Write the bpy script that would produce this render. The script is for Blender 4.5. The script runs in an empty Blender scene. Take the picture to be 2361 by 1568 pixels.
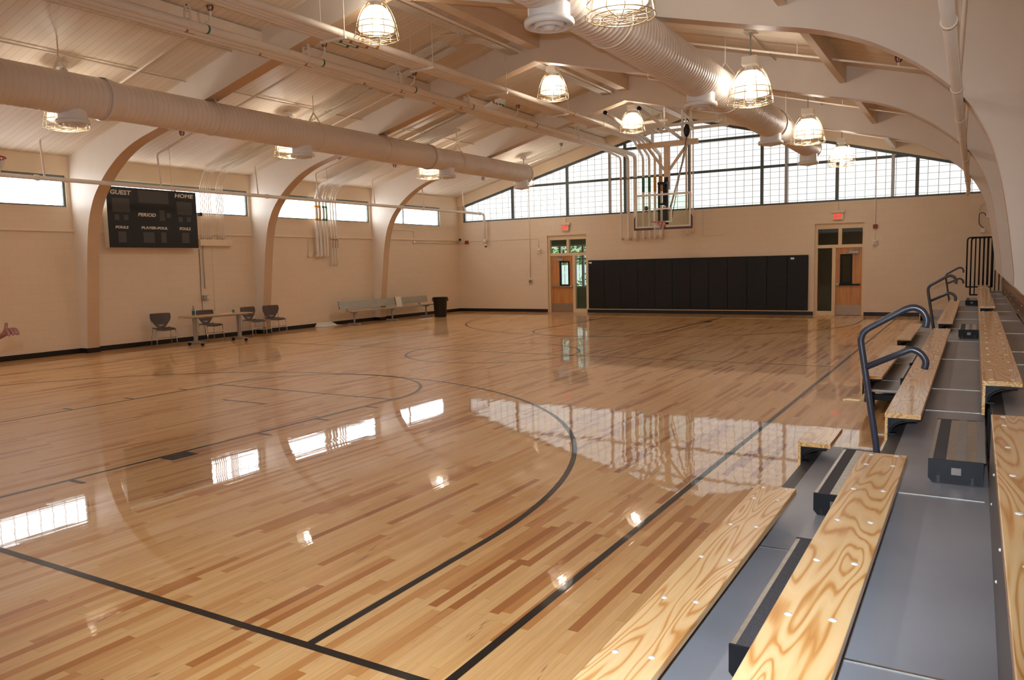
import bpy, bmesh, math, random
import numpy as np
from mathutils import Vector, Matrix
random.seed(7)
C = bpy.context.scene.collection
PI = math.pi
# ------------------------------------------------------------------ camera of the photograph, solved from the court and the walls
PW, PH, FPX = 2361, 1568, 1803.2
YAW, PITCH, ROLL, CH = math.radians(30.681), math.radians(-5.502), math.radians(-1.345), 1.834
def cam_axes():
    cy, sy, cp, sp = math.cos(YAW), math.sin(YAW), math.cos(PITCH), math.sin(PITCH)
    f = np.array([-sy*cp, cy*cp, sp]); r = np.array([cy, sy, 0.0]); u = np.cross(r, f)
    cr, sr = math.cos(ROLL), math.sin(ROLL)
    return cr*r+sr*u, -sr*r+cr*u, f
AR, AU, AF = cam_axes()
def ray(x, y): return AR*((x-PW/2)/FPX) - AU*((y-PH/2)/FPX) + AF
def at_x(x, y, X): d = ray(x, y); return Vector((*(d*(X/d[0])),)) + Vector((0, 0, CH))
def at_y(x, y, Y): d = ray(x, y); return Vector((*(d*(Y/d[1])),)) + Vector((0, 0, CH))
def at_z(x, y, Z=0.0): d = ray(x, y); return Vector((*(d*((Z-CH)/d[2])),)) + Vector((0, 0, CH))
cam = bpy.data.cameras.new('camera'); camo = bpy.data.objects.new('camera', cam); C.objects.link(camo)
cam.sensor_fit = 'HORIZONTAL'; cam.sensor_width = 36.0; cam.lens = FPX/PW*36.0; cam.clip_start = 0.05; cam.clip_end = 300
m = Matrix.Identity(4)
for i in range(3): m[i][0], m[i][1], m[i][2] = AR[i], AU[i], -AF[i]
m[2][3] = CH
camo.matrix_world = m
bpy.context.scene.camera = camo
# ------------------------------------------------------------------ mesh helper
class MB:
    def __init__(s, jit=0.0): s.v = []; s.f = []; s.m = []; s.s = []; s.jit = jit; s.k = 0
    def add(s, vs, fs, mat=0, smooth=False):
        b = len(s.v); s.v += [tuple(v) for v in vs]
        for f in fs: s.f.append([b+i for i in f]); s.m.append(mat); s.s.append(smooth)
        return s
    def box(s, x0, x1, y0, y1, z0, z1, mat=0):
        if s.jit: s.k += 1; e = s.jit*s.k; x0 -= e; x1 += e; y0 -= e; y1 += e; z0 -= e*.3; z1 += e*.3
        v = [(x0,y0,z0),(x1,y0,z0),(x1,y1,z0),(x0,y1,z0),(x0,y0,z1),(x1,y0,z1),(x1,y1,z1),(x0,y1,z1)]
        return s.add(v, [(0,3,2,1),(4,5,6,7),(0,1,5,4),(1,2,6,5),(2,3,7,6),(3,0,4,7)], mat)
    def obox(s, c, size, rot=None, mat=0):
        R = rot.to_3x3() if rot else Matrix.Identity(3); c = Vector(c)
        v = [c + R @ Vector((a*size[0]/2, b*size[1]/2, d*size[2]/2)) for d in (-1,1) for a,b in ((-1,-1),(1,-1),(1,1),(-1,1))]
        return s.add(v, [(0,3,2,1),(4,5,6,7),(0,1,5,4),(1,2,6,5),(2,3,7,6),(3,0,4,7)], mat)
    def bar(s, p, q, w, h=None, mat=0, up=(0,0,1)):
        p, q = Vector(p), Vector(q); d = (q-p); L = d.length; d.normalize(); u = Vector(up)
        if abs(d.dot(u)) > .98: u = Vector((1,0,0))
        sd = d.cross(u).normalized(); u = sd.cross(d)
        R = Matrix((sd, d, u)).transposed()
        return s.obox((p+q)/2, (w, L, h or w), R, mat)
    def prism(s, poly, axis, a, b, mat=0, smooth_sides=False):
        n = len(poly)
        def P(u, w, t): return {'x': (t,u,w), 'y': (u,t,w), 'z': (u,w,t)}[axis]
        v = [P(u,w,a) for u,w in poly] + [P(u,w,b) for u,w in poly]
        s.add(v, [list(range(n)), list(range(2*n-1, n-1, -1))], mat)
        b0 = len(s.v)-2*n
        for i in range(n):
            j = (i+1) % n
            s.f.append([b0+j, b0+i, b0+n+i, b0+n+j]); s.m.append(mat); s.s.append(smooth_sides)
        return s
    def tube(s, pts, r, seg=10, mat=0, closed=False, caps=True):
        P = [Vector(p) for p in pts]; n = len(P)
        rs = r if isinstance(r, (list, tuple)) else [r]*n
        T = []
        for i in range(n):
            if closed: t = P[(i+1) % n]-P[i-1]
            else: t = P[min(i+1,n-1)]-P[max(i-1,0)]
            T.append(t.normalized())
        up = Vector((0,0,1)) if abs(T[0].z) < .9 else Vector((1,0,0))
        nx = T[0].cross(up).normalized(); vs = []
        for i in range(n):
            nx = (nx - T[i]*nx.dot(T[i])).normalized(); ny = T[i].cross(nx)
            for k in range(seg):
                a = 2*PI*k/seg; vs.append(P[i] + (nx*math.cos(a)+ny*math.sin(a))*rs[i])
        fs = []
        for i in range(n if closed else n-1):
            j = (i+1) % n
            for k in range(seg): l = (k+1) % seg; fs.append((i*seg+k, i*seg+l, j*seg+l, j*seg+k))
        b = len(s.v); s.add(vs, fs, mat, True)
        if caps and not closed:
            s.f += [[b+k for k in range(seg-1,-1,-1)], [b+(n-1)*seg+k for k in range(seg)]]; s.m += [mat]*2; s.s += [False]*2
        return s
    def lathe(s, prof, c=(0,0,0), seg=24, mat=0, axis='z', smooth=True, rot=None):
        c = Vector(c); n = len(prof); vs = []
        for r, h in prof:
            for k in range(seg):
                a = 2*PI*k/seg; x, y = r*math.cos(a), r*math.sin(a)
                p = {'z': (x,y,h), 'y': (x,h,y), 'x': (h,x,y)}[axis]; p = Vector(p)
                vs.append(c + (rot @ p if rot else p))
        fs = []
        for i in range(n-1):
            for k in range(seg):
                l = (k+1) % seg; q = (i*seg+k, i*seg+l, (i+1)*seg+l, (i+1)*seg+k)
                fs.append(q if axis != 'y' else q[::-1])
        return s.add(vs, fs, mat, smooth)
    def ball(s, c, r, seg=12, rings=8, mat=0):
        c = Vector(c); rr = r if isinstance(r, (tuple, list)) else (r,r,r); vs = []; fs = []
        for i in range(rings+1):
            t = PI*i/rings
            for k in range(seg):
                a = 2*PI*k/seg; vs.append(c+Vector((rr[0]*math.sin(t)*math.cos(a), rr[1]*math.sin(t)*math.sin(a), -rr[2]*math.cos(t))))
        for i in range(rings):
            for k in range(seg): l = (k+1) % seg; fs.append((i*seg+k, i*seg+l, (i+1)*seg+l, (i+1)*seg+k))
        return s.add(vs, fs, mat, True)
    def grid(s, fn, nu, nv, mat=0, smooth=True):
        vs = [fn(i/nu, j/nv) for i in range(nu+1) for j in range(nv+1)]
        fs = [(i*(nv+1)+j, (i+1)*(nv+1)+j, (i+1)*(nv+1)+j+1, i*(nv+1)+j+1) for i in range(nu) for j in range(nv)]
        return s.add(vs, fs, mat, smooth)
    def shift(s, d): s.v = [(a+d[0], b+d[1], c+d[2]) for a,b,c in s.v]; return s
    def build(s, name, mats, parent=None, world=True, bevel=0, solid=0, subd=0):
        off = Vector((0,0,0))
        if parent is not None and world: off = abs_loc(parent)
        me = bpy.data.meshes.new(name)
        me.from_pydata([(v[0]-off.x, v[1]-off.y, v[2]-off.z) for v in s.v], [], s.f)
        for mt in (mats if isinstance(mats, (list, tuple)) else [mats]): me.materials.append(mt)
        me.polygons.foreach_set('material_index', s.m); me.polygons.foreach_set('use_smooth', s.s)
        me.update()
        bm = bmesh.new(); bm.from_mesh(me); bmesh.ops.remove_doubles(bm, verts=bm.verts, dist=1e-6); bmesh.ops.recalc_face_normals(bm, faces=bm.faces); bm.to_mesh(me); bm.free()
        o = bpy.data.objects.new(name, me); C.objects.link(o)
        if parent is not None: o.parent = parent
        if solid: md = o.modifiers.new('solid', 'SOLIDIFY'); md.thickness = solid; md.offset = 0
        if subd: md = o.modifiers.new('sub', 'SUBSURF'); md.levels = md.render_levels = subd
        if bevel: md = o.modifiers.new('bev', 'BEVEL'); md.width = bevel; md.segments = 2; md.limit_method = 'ANGLE'; md.angle_limit = math.radians(40)
        return o
def multi(name, mbs, mat, parent):
    return [b.build(name, mat, parent) for b in mbs]
def stamps(name, mb, mat, parent, spots):
    """copies of one small mesh at several places under a thing"""
    o = None; off = abs_loc(parent)
    for p in spots:
        if o is None: o = mb.build(name, mat, parent, False); q = o
        else: q = o.copy(); C.objects.link(q); q.parent = parent
        q.location = Vector(p)-off
def abs_loc(o):
    p = Vector((0,0,0))
    while o is not None: p += o.location; o = o.parent
    return p
def tag(o, label=None, cat=None, group=None, kind=None):
    if label: o['label'] = label
    if cat: o['category'] = cat
    if group: o['group'] = group
    if kind: o['kind'] = kind
    return o
def thing(name, label, cat, loc=(0,0,0), rz=0.0, group=None):
    o = bpy.data.objects.new(name, None); C.objects.link(o); o.location = loc; o.rotation_euler = (0,0,rz); o.empty_display_size = .1
    return tag(o, label, cat, group)
def struct(o, label=None): o['kind'] = 'structure'; o['label'] = label or o.name.replace('_', ' '); return o
def copy_tree(o, loc=None, rz=None, label=None, parent=None):
    c = o.copy(); C.objects.link(c)
    if parent is not None: c.parent = parent
    for ch in [x for x in bpy.data.objects if x.parent == o]: copy_tree(ch, parent=c)
    if loc is not None: c.location = loc
    if rz is not None: c.rotation_euler = (0,0,rz)
    if label: c['label'] = label
    return c
def rnd(pts, rad, n=5):
    """round the corners of a path"""
    P = [Vector(p) for p in pts]; out = [P[0]]
    for i in range(1, len(P)-1):
        a, b, c = P[i-1], P[i], P[i+1]; u, w = (a-b), (c-b)
        r = min(rad, u.length*.49, w.length*.49); p0, p2 = b+u.normalized()*r, b+w.normalized()*r
        for k in range(n+1):
            t = k/n; out.append(p0*(1-t)**2 + b*2*t*(1-t) + p2*t*t)
    return out+[P[-1]]
def text_mesh(body, size, mat, name, parent, loc, axes, depth=.004, shear=0.0, bold=0.0, sx=1.0, world=True):
    cu = bpy.data.curves.new('t', 'FONT'); cu.body = body; cu.size = size; cu.extrude = depth; cu.shear = shear; cu.offset = bold; cu.align_x = 'CENTER'; cu.align_y = 'CENTER'; cu.resolution_u = 3
    to = bpy.data.objects.new('t', cu); C.objects.link(to)
    dg = bpy.context.evaluated_depsgraph_get(); dg.update()
    me = bpy.data.meshes.new_from_object(to.evaluated_get(dg)); bpy.data.objects.remove(to)
    me.name = name
    M4 = Matrix.Identity(4)
    for i in range(3):
        for j in range(3): M4[i][j] = axes[j][i]*(sx if j == 0 else 1)
    l = Vector(loc) - (abs_loc(parent) if (parent is not None and world) else Vector((0,0,0)))
    me.transform(Matrix.Translation(l) @ M4)
    me.materials.clear(); me.materials.append(mat)
    o = bpy.data.objects.new(name, me); C.objects.link(o); o.parent = parent
    return o
AX_X = ((0,1,0), (0,0,1), (1,0,0))      # reads on a face that looks along +X
AX_Y = ((1,0,0), (0,0,1), (0,-1,0))     # reads on a face that looks along -Y
# ------------------------------------------------------------------ materials
def srgb(r, g, b): return tuple(((c/255+.055)/1.055)**2.4 if c > 10.3 else c/255/12.92 for c in (r,g,b)) + (1,)
class NT:
    def __init__(s, name):
        s.mat = bpy.data.materials.new(name); s.mat.use_nodes = True; s.t = s.mat.node_tree; s.n = s.t.nodes; s.l = s.t.links
        s.b = s.n['Principled BSDF']; s.out = s.n['Material Output']
    def node(s, typ, **kw):
        n = s.n.new(typ)
        for k, v in kw.items(): setattr(n, k, v)
        return n
    def link(s, a, b): s.l.new(a, b)
    def val(s, sock, v):
        if hasattr(v, 'is_output'): s.link(v, sock)
        else: sock.default_value = v
    def math(s, op, a, b=0.0, c=0.0):
        n = s.node('ShaderNodeMath', operation=op)
        s.val(n.inputs[0], a); s.val(n.inputs[1], b); s.val(n.inputs[2], c); return n.outputs[0]
    def mix(s, f, a, b):
        n = s.node('ShaderNodeMix', data_type='RGBA'); s.val(n.inputs[0], f); s.val(n.inputs[6], a); s.val(n.inputs[7], b); return n.outputs[2]
    def obj(s):
        n = s.node('ShaderNodeTexCoord'); x = s.node('ShaderNodeSeparateXYZ'); s.link(n.outputs['Object'], x.inputs[0]); return n.outputs['Object'], x.outputs
    def geo(s):
        n = s.node('ShaderNodeNewGeometry'); x = s.node('ShaderNodeSeparateXYZ'); s.link(n.outputs['Position'], x.inputs[0]); return n.outputs['Position'], x.outputs
    def xyz(s, x, y, z):
        n = s.node('ShaderNodeCombineXYZ'); s.val(n.inputs[0], x); s.val(n.inputs[1], y); s.val(n.inputs[2], z); return n.outputs[0]
    def noise(s, vec, scale, detail=2, rough=.5, dist=0.0):
        n = s.node('ShaderNodeTexNoise'); s.val(n.inputs['Vector'], vec); n.inputs['Scale'].default_value = scale; n.inputs['Detail'].default_value = detail; n.inputs['Roughness'].default_value = rough; n.inputs['Distortion'].default_value = dist; return n.outputs[0]
    def white(s, vec):
        n = s.node('ShaderNodeTexWhiteNoise', noise_dimensions='3D'); s.val(n.inputs[0], vec); return n.outputs[0]
    def ramp(s, f, stops):
        n = s.node('ShaderNodeValToRGB'); s.val(n.inputs[0], f); e = n.color_ramp.elements
        while len(e) < len(stops): e.new(.5)
        for q, (p, c) in zip(e, stops): q.position = p; q.color = c
        return n.outputs[0]
    def bump(s, h, dist, strength=1.0):
        n = s.node('ShaderNodeBump'); s.val(n.inputs['Height'], h); n.inputs['Distance'].default_value = dist; n.inputs['Strength'].default_value = strength
        s.link(n.outputs[0], s.b.inputs['Normal']); return n
    def set(s, **kw):
        names = dict(col='Base Color', rough='Roughness', metal='Metallic', spec='Specular IOR Level', coat='Coat Weight', coatr='Coat Roughness', em='Emission Color', es='Emission Strength', trans='Transmission Weight', sheen='Sheen Weight', alpha='Alpha')
        for k, v in kw.items(): s.val(s.b.inputs[names[k]], v)
        return s
def mottled(name, c, rough=.5, metal=0.0, amt=.08, scale=6.0, spec=.5, **kw):
    t = NT(name); o, _ = t.geo(); n = t.noise(o, scale, 3)
    d = tuple(x*(1-amt) for x in c[:3])+(1,); l = tuple(min(1, x*(1+amt)) for x in c[:3])+(1,)
    t.set(col=t.ramp(n, [(.3, d), (.7, l)]), rough=rough, metal=metal, spec=spec, **kw); return t.mat
def glow(name, c, s, base=(.8,.8,.8,1)):
    t = NT(name); t.set(col=base, em=c, es=s, rough=.4); return t.mat
def mat_floor():
    t = NT('maple_floor'); o, X = t.geo(); wd = .0572
    row = t.math('FLOOR', t.math('DIVIDE', X[0], wd)); fx = t.math('FRACT', t.math('DIVIDE', X[0], wd))
    r1 = t.white(t.xyz(row, 3.1, 0)); r2 = t.white(t.xyz(row, 7.7, 0))
    ln = t.math('ADD', .55, t.math('MULTIPLY', r2, .9))
    yy = t.math('ADD', t.math('DIVIDE', X[1], ln), t.math('MULTIPLY', r1, 37.0)); col = t.math('FLOOR', yy); fy = t.math('FRACT', yy)
    q = t.white(t.xyz(row, col, 1.3)); q2 = t.white(t.xyz(row, col, 9.3))
    base = t.ramp(q, [(0, srgb(216,168,106)), (.3, srgb(228,184,124)), (.62, srgb(221,174,112)), (.8, srgb(208,152,90)), (.92, srgb(190,126,62)), (1, srgb(164,98,42))])
    gr = t.noise(t.xyz(t.math('MULTIPLY', X[0], 38), t.math('MULTIPLY', X[1], 1.6), t.math('MULTIPLY', q2, 50)), 1.5, 4, .6, .4)
    base = t.mix(t.math('MULTIPLY', t.math('SUBTRACT', gr, .4), .9), base, srgb(160,104,56))
    st = t.noise(t.xyz(t.math('MULTIPLY', X[0], 22), t.math('MULTIPLY', X[1], 2.6), t.math('MULTIPLY', q, 80)), 1.0, 2, .5, 1.5)
    stm = t.ramp(st, [(.69, (0,0,0,1)), (.74, (1,1,1,1))])
    base = t.mix(t.math('MULTIPLY', stm, .55), base, srgb(96,54,26))
    ed = t.math('LESS_THAN', t.math('MINIMUM', fx, t.math('SUBTRACT', 1, fx)), .016)
    ee = t.math('LESS_THAN', t.math('MULTIPLY', t.math('MINIMUM', fy, t.math('SUBTRACT', 1, fy)), ln), .0014)
    base = t.mix(t.math('MULTIPLY', t.math('MAXIMUM', ed, ee), .35), base, srgb(90,54,28))
    t.set(col=base, rough=.36, spec=.25, coat=.68, coatr=.02)
    # each strip leans a hair and the finish ripples along it
    lean = t.math('MULTIPLY', t.math('SUBTRACT', t.white(t.xyz(row, col, 5.5)), .5), fx)
    rip = t.noise(t.xyz(t.math('MULTIPLY', X[0], 26.0), t.math('MULTIPLY', X[1], 1.8), 0), 1.0, 2)
    h = t.math('ADD', t.math('MULTIPLY', lean, .0007), t.math('MULTIPLY', rip, .00034))
    bp = t.bump(h, 1.0, .55); t.link(bp.outputs[0], t.b.inputs['Coat Normal'])
    return t.mat
def mat_block(name, c, dark, rough=.5):
    t = NT(name); o, X = t.geo(); u = t.math('ADD', X[0], X[1])
    b = t.node('ShaderNodeTexBrick'); t.link(t.xyz(u, X[2], 0), b.inputs['Vector']); b.inputs['Scale'].default_value = 1; b.offset = .5
    b.inputs['Brick Width'].default_value = .406; b.inputs['Row Height'].default_value = .2032; b.inputs['Mortar Size'].default_value = .005; b.inputs['Mortar Smooth'].default_value = .6; b.inputs['Bias'].default_value = 0
    b.inputs['Color1'].default_value = c; b.inputs['Color2'].default_value = tuple(x*.975 for x in c[:3])+(1,); b.inputs['Mortar'].default_value = dark
    n = t.noise(o, 1.1, 3); col = t.mix(t.math('MULTIPLY', n, .12), b.outputs[0], dark)
    t.set(col=col, rough=rough, spec=.3)
    nn = t.noise(o, 40, 2); hh = t.math('SUBTRACT', t.math('MULTIPLY', nn, .0012), t.math('MULTIPLY', b.outputs[1], .0012)); t.bump(hh, 1.0, .7); return t.mat
def mat_ceiling():
    t = NT('painted_plank_ceiling'); o, X = t.geo(); f = t.math('FRACT', t.math('DIVIDE', X[1], .142)); row = t.math('FLOOR', t.math('DIVIDE', X[1], .142))
    e = t.math('LESS_THAN', f, .075); q = t.white(t.xyz(row, 2.2, 0))
    base = t.ramp(q, [(0, srgb(222,205,182)), (1, srgb(232,217,196))]); n = t.noise(t.xyz(t.math('MULTIPLY', X[0], .8), t.math('MULTIPLY', X[1], 14), 0), 1.2, 3)
    base = t.mix(t.math('MULTIPLY', n, .12), base, srgb(196,174,146)); col = t.mix(t.math('MULTIPLY', e, .38), base, srgb(140,114,88))
    t.set(col=col, rough=.55, spec=.25); return t.mat
def mat_plywood():
    t = NT('varnished_plywood'); o, X = t.geo()
    n = t.noise(t.xyz(t.math('MULTIPLY', X[0], 6.0), t.math('MULTIPLY', X[1], .62), t.math('MULTIPLY', X[2], 9.0)), 1.25, 1.5, .45, .3)
    r = t.math('FRACT', t.math('MULTIPLY', n, 14.0)); r2 = t.math('ABSOLUTE', t.math('SUBTRACT', r, .5))
    fine = t.noise(t.xyz(t.math('MULTIPLY', X[0], 90), t.math('MULTIPLY', X[1], 3), X[2]), 1.0, 2)
    fac = t.math('ADD', t.math('MULTIPLY', r2, 1.75), t.math('MULTIPLY', t.math('SUBTRACT', fine, .5), .35))
    big = t.noise(t.xyz(t.math('MULTIPLY', X[0], 3), t.math('MULTIPLY', X[1], 1.0), X[2]), 1.3, 1)
    c1 = t.ramp(fac, [(0, srgb(196,134,68)), (.16, srgb(212,156,90)), (.36, srgb(232,192,134)), (1, srgb(240,206,154))])
    c = t.mix(t.math('MULTIPLY', t.math('SUBTRACT', big, .35), .5), c1, srgb(214,158,88))
    t.set(col=c, rough=.28, spec=.5, coat=.35, coatr=.08); t.bump(fac, .0004, .5); return t.mat
def mat_doorwood():
    t = NT('birch_door_veneer'); o, X = t.geo(); n = t.noise(t.xyz(t.math('MULTIPLY', X[0], 14), X[1], t.math('MULTIPLY', X[2], .9)), 1.6, 4, .6, .6)
    t.set(col=t.ramp(n, [(.3, srgb(176,112,58)), (.55, srgb(200,140,82)), (.8, srgb(210,152,92))]), rough=.35, coat=.2); return t.mat
def mat_panel(name, strength, tint, line):
    """translucent daylit panel with an aluminium grid inside it"""
    t = NT(name); o, X = t.geo(); u = t.math('ADD', X[0], X[1])
    def ln(v, p, w): f = t.math('FRACT', t.math('DIVIDE', v, p)); return t.math('LESS_THAN', f, w/p)
    g = t.math('MAXIMUM', ln(u, .283, .017), ln(t.math('SUBTRACT', X[2], .055), .19, .013))
    n = t.noise(t.xyz(u, X[2], 0), .55, 2); sh = t.math('ADD', .82, t.math('MULTIPLY', n, .36))
    col = t.mix(g, tint, line); t.set(col=srgb(200,205,200), em=col, es=t.math('MULTIPLY', sh, strength), rough=.4); return t.mat
def mat_glass(name, tint=(1,1,1,1), refl=1.0):
    t = NT(name); tr = t.node('ShaderNodeBsdfTransparent'); tr.inputs[0].default_value = tint; gl = t.node('ShaderNodeBsdfGlossy'); gl.inputs['Roughness'].default_value = .02
    lw = t.node('ShaderNodeFresnel'); lw.inputs[0].default_value = 1.45; mx = t.node('ShaderNodeMixShader')
    gb = t.node('ShaderNodeNewGeometry'); t.link(t.math('MULTIPLY', t.math('MULTIPLY', lw.outputs[0], refl), t.math('SUBTRACT', 1, gb.outputs['Backfacing'])), mx.inputs[0]); t.link(tr.outputs[0], mx.inputs[1]); t.link(gl.outputs[0], mx.inputs[2]); t.link(mx.outputs[0], t.out.inputs[0]); return t.mat
def mat_shade():
    """prismatic acrylic bell: ribbed, hot at the top where the lamp sits"""
    t = NT('prismatic_bell'); o, X = t.obj(); a = t.math('ARCTAN2', X[1], X[0]); rb = t.math('ADD', .88, t.math('MULTIPLY', t.math('SINE', t.math('MULTIPLY', a, 60)), .12))
    e = t.ramp(t.math('MULTIPLY', t.math('SUBTRACT', X[2], -.02), 2.6), [(0, (.30,.30,.30,1)), (.24, (.42,.42,.42,1)), (.34, (1.2/4,1.2/4,1.2/4,1)), (.45, (1,1,1,1)), (1, (1,1,1,1))])
    c = t.ramp(t.math('MULTIPLY', t.math('SUBTRACT', X[2], -.02), 2.6), [(0, srgb(238,200,158)), (.3, srgb(244,214,176)), (.45, srgb(255,244,222)), (1, srgb(255,240,214))])
    t.set(col=srgb(120,112,100), em=c, es=t.math('MULTIPLY', t.math('MULTIPLY', e, 2.6), rb), rough=.3)
    tr = t.node('ShaderNodeBsdfTransparent'); mx = t.node('ShaderNodeMixShader'); mx.inputs[0].default_value = .55; t.link(tr.outputs[0], mx.inputs[1]); t.link(t.b.outputs[0], mx.inputs[2]); t.link(mx.outputs[0], t.out.inputs[0]); return t.mat
def mat_leaf():
    t = NT('leaf_green'); o, X = t.geo(); n = t.noise(o, 5, 3); t.set(col=t.ramp(n, [(.3, srgb(48,86,28)), (.5, srgb(104,150,50)), (.7, srgb(176,206,92))]), rough=.5); return t.mat
M = dict(
 floor=mat_floor(), line=mottled('black_court_paint', srgb(15,14,13), .36, 0, .1, 3, .15, coat=.4, coatr=.03),
 block=mat_block('cream_block', srgb(230,209,182), srgb(221,199,171)), cream=mottled('cream_paint', srgb(232,212,182), .45, 0, .03, 2), white=mottled('arch_white_paint', srgb(228,217,203), .42, 0, .03, 1.5),
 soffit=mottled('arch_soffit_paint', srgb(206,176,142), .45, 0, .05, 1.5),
 ceil=mat_ceiling(), beam=mottled('beam_paint', srgb(222,204,182), .5, 0, .04, 2), pipe=mottled('pipe_paint', srgb(230,216,198), .38, 0, .04, 3), pipew=mottled('pipe_white', srgb(232,224,212), .35, 0, .03, 3),
 duct=mottled('duct_paint', srgb(222,209,196), .40, 0, .03, 2), duct2=mottled('diffuser_white', srgb(226,222,218), .35, 0, .02, 4), black=mottled('black_vinyl', srgb(20,19,20), .42, 0, .15, 5, .35),
 base=mottled('black_rubber_base', srgb(16,16,18), .4, 0, .2, 5), ply=mat_plywood(), deck=mottled('grey_deck', srgb(146,148,155), .36, 0, .1, 1.6, .5), deckd=mottled('dark_deck_edge', srgb(62,62,66), .45, 0, .12, 20),
 steel=mottled('brushed_aluminium', srgb(178,176,170), .32, .9, .1, 20), riser=mottled('riser_metal', srgb(120,112,106), .38, .5, .08, 12), grit=mottled('grit_strip', srgb(70,70,74), .9, 0, .35, 180), grit2=mottled('pale_grit_strip', srgb(150,146,142), .85, 0, .2, 160),
 rail=mottled('dark_rail_paint', srgb(52,54,66), .30, 0, .08, 9, .6), blk=mottled('black_steel', srgb(20,20,24), .5, 0, .2, 8, .3), stain=mottled('brown_stained_board', srgb(120,84,58), .3, 0, .15, 9), chrome=mottled('chrome', srgb(200,196,190), .22, 1.0, .05, 9), bolt=mottled('bolt_head', srgb(236,234,230), .3, .35, .05, 9),
 chair=mottled('brown_plastic', srgb(82,66,58), .48, 0, .08, 8), table=mottled('pale_laminate', srgb(196,158,116), .4, 0, .06, 10), grey=mottled('grey_metal', srgb(168,164,158), .4, .3, .06, 8), alu=mottled('bench_aluminium', srgb(176,172,158), .38, .55, .06, 5),
 bin=mottled('dark_green_plastic', srgb(16,20,19), .5, 0, .15, 10), door=mat_doorwood(), frame=mottled('cream_door_frame', srgb(226,200,160), .4, 0, .03, 3), kick=mottled('kick_plate', srgb(170,150,132), .3, .7, .08, 30), wframe=mottled('window_frame_grey', srgb(104,112,108), .45, .2, .06, 5), wframed=mottled('window_mullion', srgb(88,92,90), .45, .2, .06, 5),
 pane1=mat_panel('daylit_panel_side', 4.3, srgb(246,250,255), srgb(104,112,110)), pane2=mat_panel('daylit_panel_gable', .70, srgb(244,250,250), srgb(62,76,80)),
 glass=mat_glass('door_glass', (.93,.97,.94,1)), bglass=mat_glass('backboard_glass', (.90,.95,.92,1), 1.3), bell=mat_shade(), bulb=glow('lamp_burner', (1,.86,.62,1), 12), wire=mottled('cage_wire', srgb(206,186,150), .3, .8, .1, 20),
 red=mottled('rim_orange_red', srgb(190,34,30), .4, 0, .08, 10), net=mottled('white_net_cord', srgb(232,222,210), .7, 0, .05, 30), purple=mottled('purple_edge_pad', srgb(86,68,76), .6, 0, .1, 9), exitred=glow('exit_letters', (1,.03,.02,1), .75, (.5,.01,.01,1)), signw=mottled('sign_white', srgb(226,206,180), .5, 0, .03, 4), redbox=mottled('red_alarm', srgb(140,30,24), .4, 0, .1, 9),
 scb=mottled('scoreboard_black', srgb(17,17,18), .45, 0, .12, 4), scd=mottled('scoreboard_digit_grey', srgb(70,68,66), .5, 0, .12, 40), scw=mottled('scoreboard_lettering', srgb(222,216,206), .5, 0, .03, 9), scl=mottled('scoreboard_label_plate', srgb(46,42,38), .5, 0, .1, 9),
 yel=mottled('yellow_band', srgb(206,146,28), .5, 0, .1, 20), grn=mottled('green_band', srgb(58,116,84), .5, 0, .1, 20), org=mottled('orange_band', srgb(186,118,36), .5, 0, .1, 20), sprk=mottled('red_sprinkler_guard', srgb(120,44,40), .45, .2, .1, 20),
 navy=mottled('navy_fabric', srgb(40,42,66), .8, 0, .15, 60), skin=mottled('brown_skin', srgb(142,84,70), .5, 0, .1, 14), shirt=mottled('white_shirt', srgb(228,228,232), .8, 0, .04, 12), cloth=mottled('dark_trousers', srgb(44,44,52), .85, 0, .1, 14), hair=mottled('dark_hair', srgb(26,20,18), .7, 0, .2, 40), paper=mottled('white_paper', srgb(232,226,214), .7, 0, .03, 9), bottle=mat_glass('clear_bottle', (.72,.84,.84,1), 1.6), cap=mottled('red_cap', srgb(196,48,40), .4, 0, .05, 9), blabel=mottled('bottle_label', srgb(56,92,104), .5, 0, .3, 60),
 leaf=mat_leaf(), bark=mottled('bark', srgb(92,74,56), .9, 0, .3, 12), fence=mottled('white_fence', srgb(226,232,236), .6, 0, .05, 5), ground=mottled('pale_concrete', srgb(190,190,182), .8, 0, .1, 3), lobby=mottled('lobby_wall', srgb(176,168,128), .6, 0, .04, 3), hall=mottled('hall_wall', srgb(150,124,92), .6, 0, .05, 3), tube=glow('hall_tube', (1,.78,.45,1), 1.3),
 towel=mottled('white_towel', srgb(226,214,196), .9, 0, .06, 60), blue=mottled('navy_ball', srgb(58,66,88), .5, 0, .1, 9), alarm=mottled('off_white_device', srgb(226,214,196), .45, 0, .04, 9), shoe=mottled('dark_shoe', srgb(32,30,30), .5, 0, .1, 20))
LAMP_W, FLASH_W, EXPO = 130, 620, 0.62
# ------------------------------------------------------------------ the building
XL, XR, XRW, YF, YB = -18.07, 0.78, 1.32, 26.39, -6.0
XC = (XL+XR)/2
ZE, SL = 4.542, .266
def roof(x): return ZE + SL*((x-XL) if x <= XC else (2*XC-XL-x))
ZSF, ZWS, ZWT = 3.556, 3.392, 4.11
RIB = [0.25+5.25*k for k in range(5)]; RH = .145
LX = -8.764                                     # the court's long axis
SX, BY, MY = 6.805, 2.631, 13.959               # sideline offset, baseline, halfway line
FBY = 2*MY-BY
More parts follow.
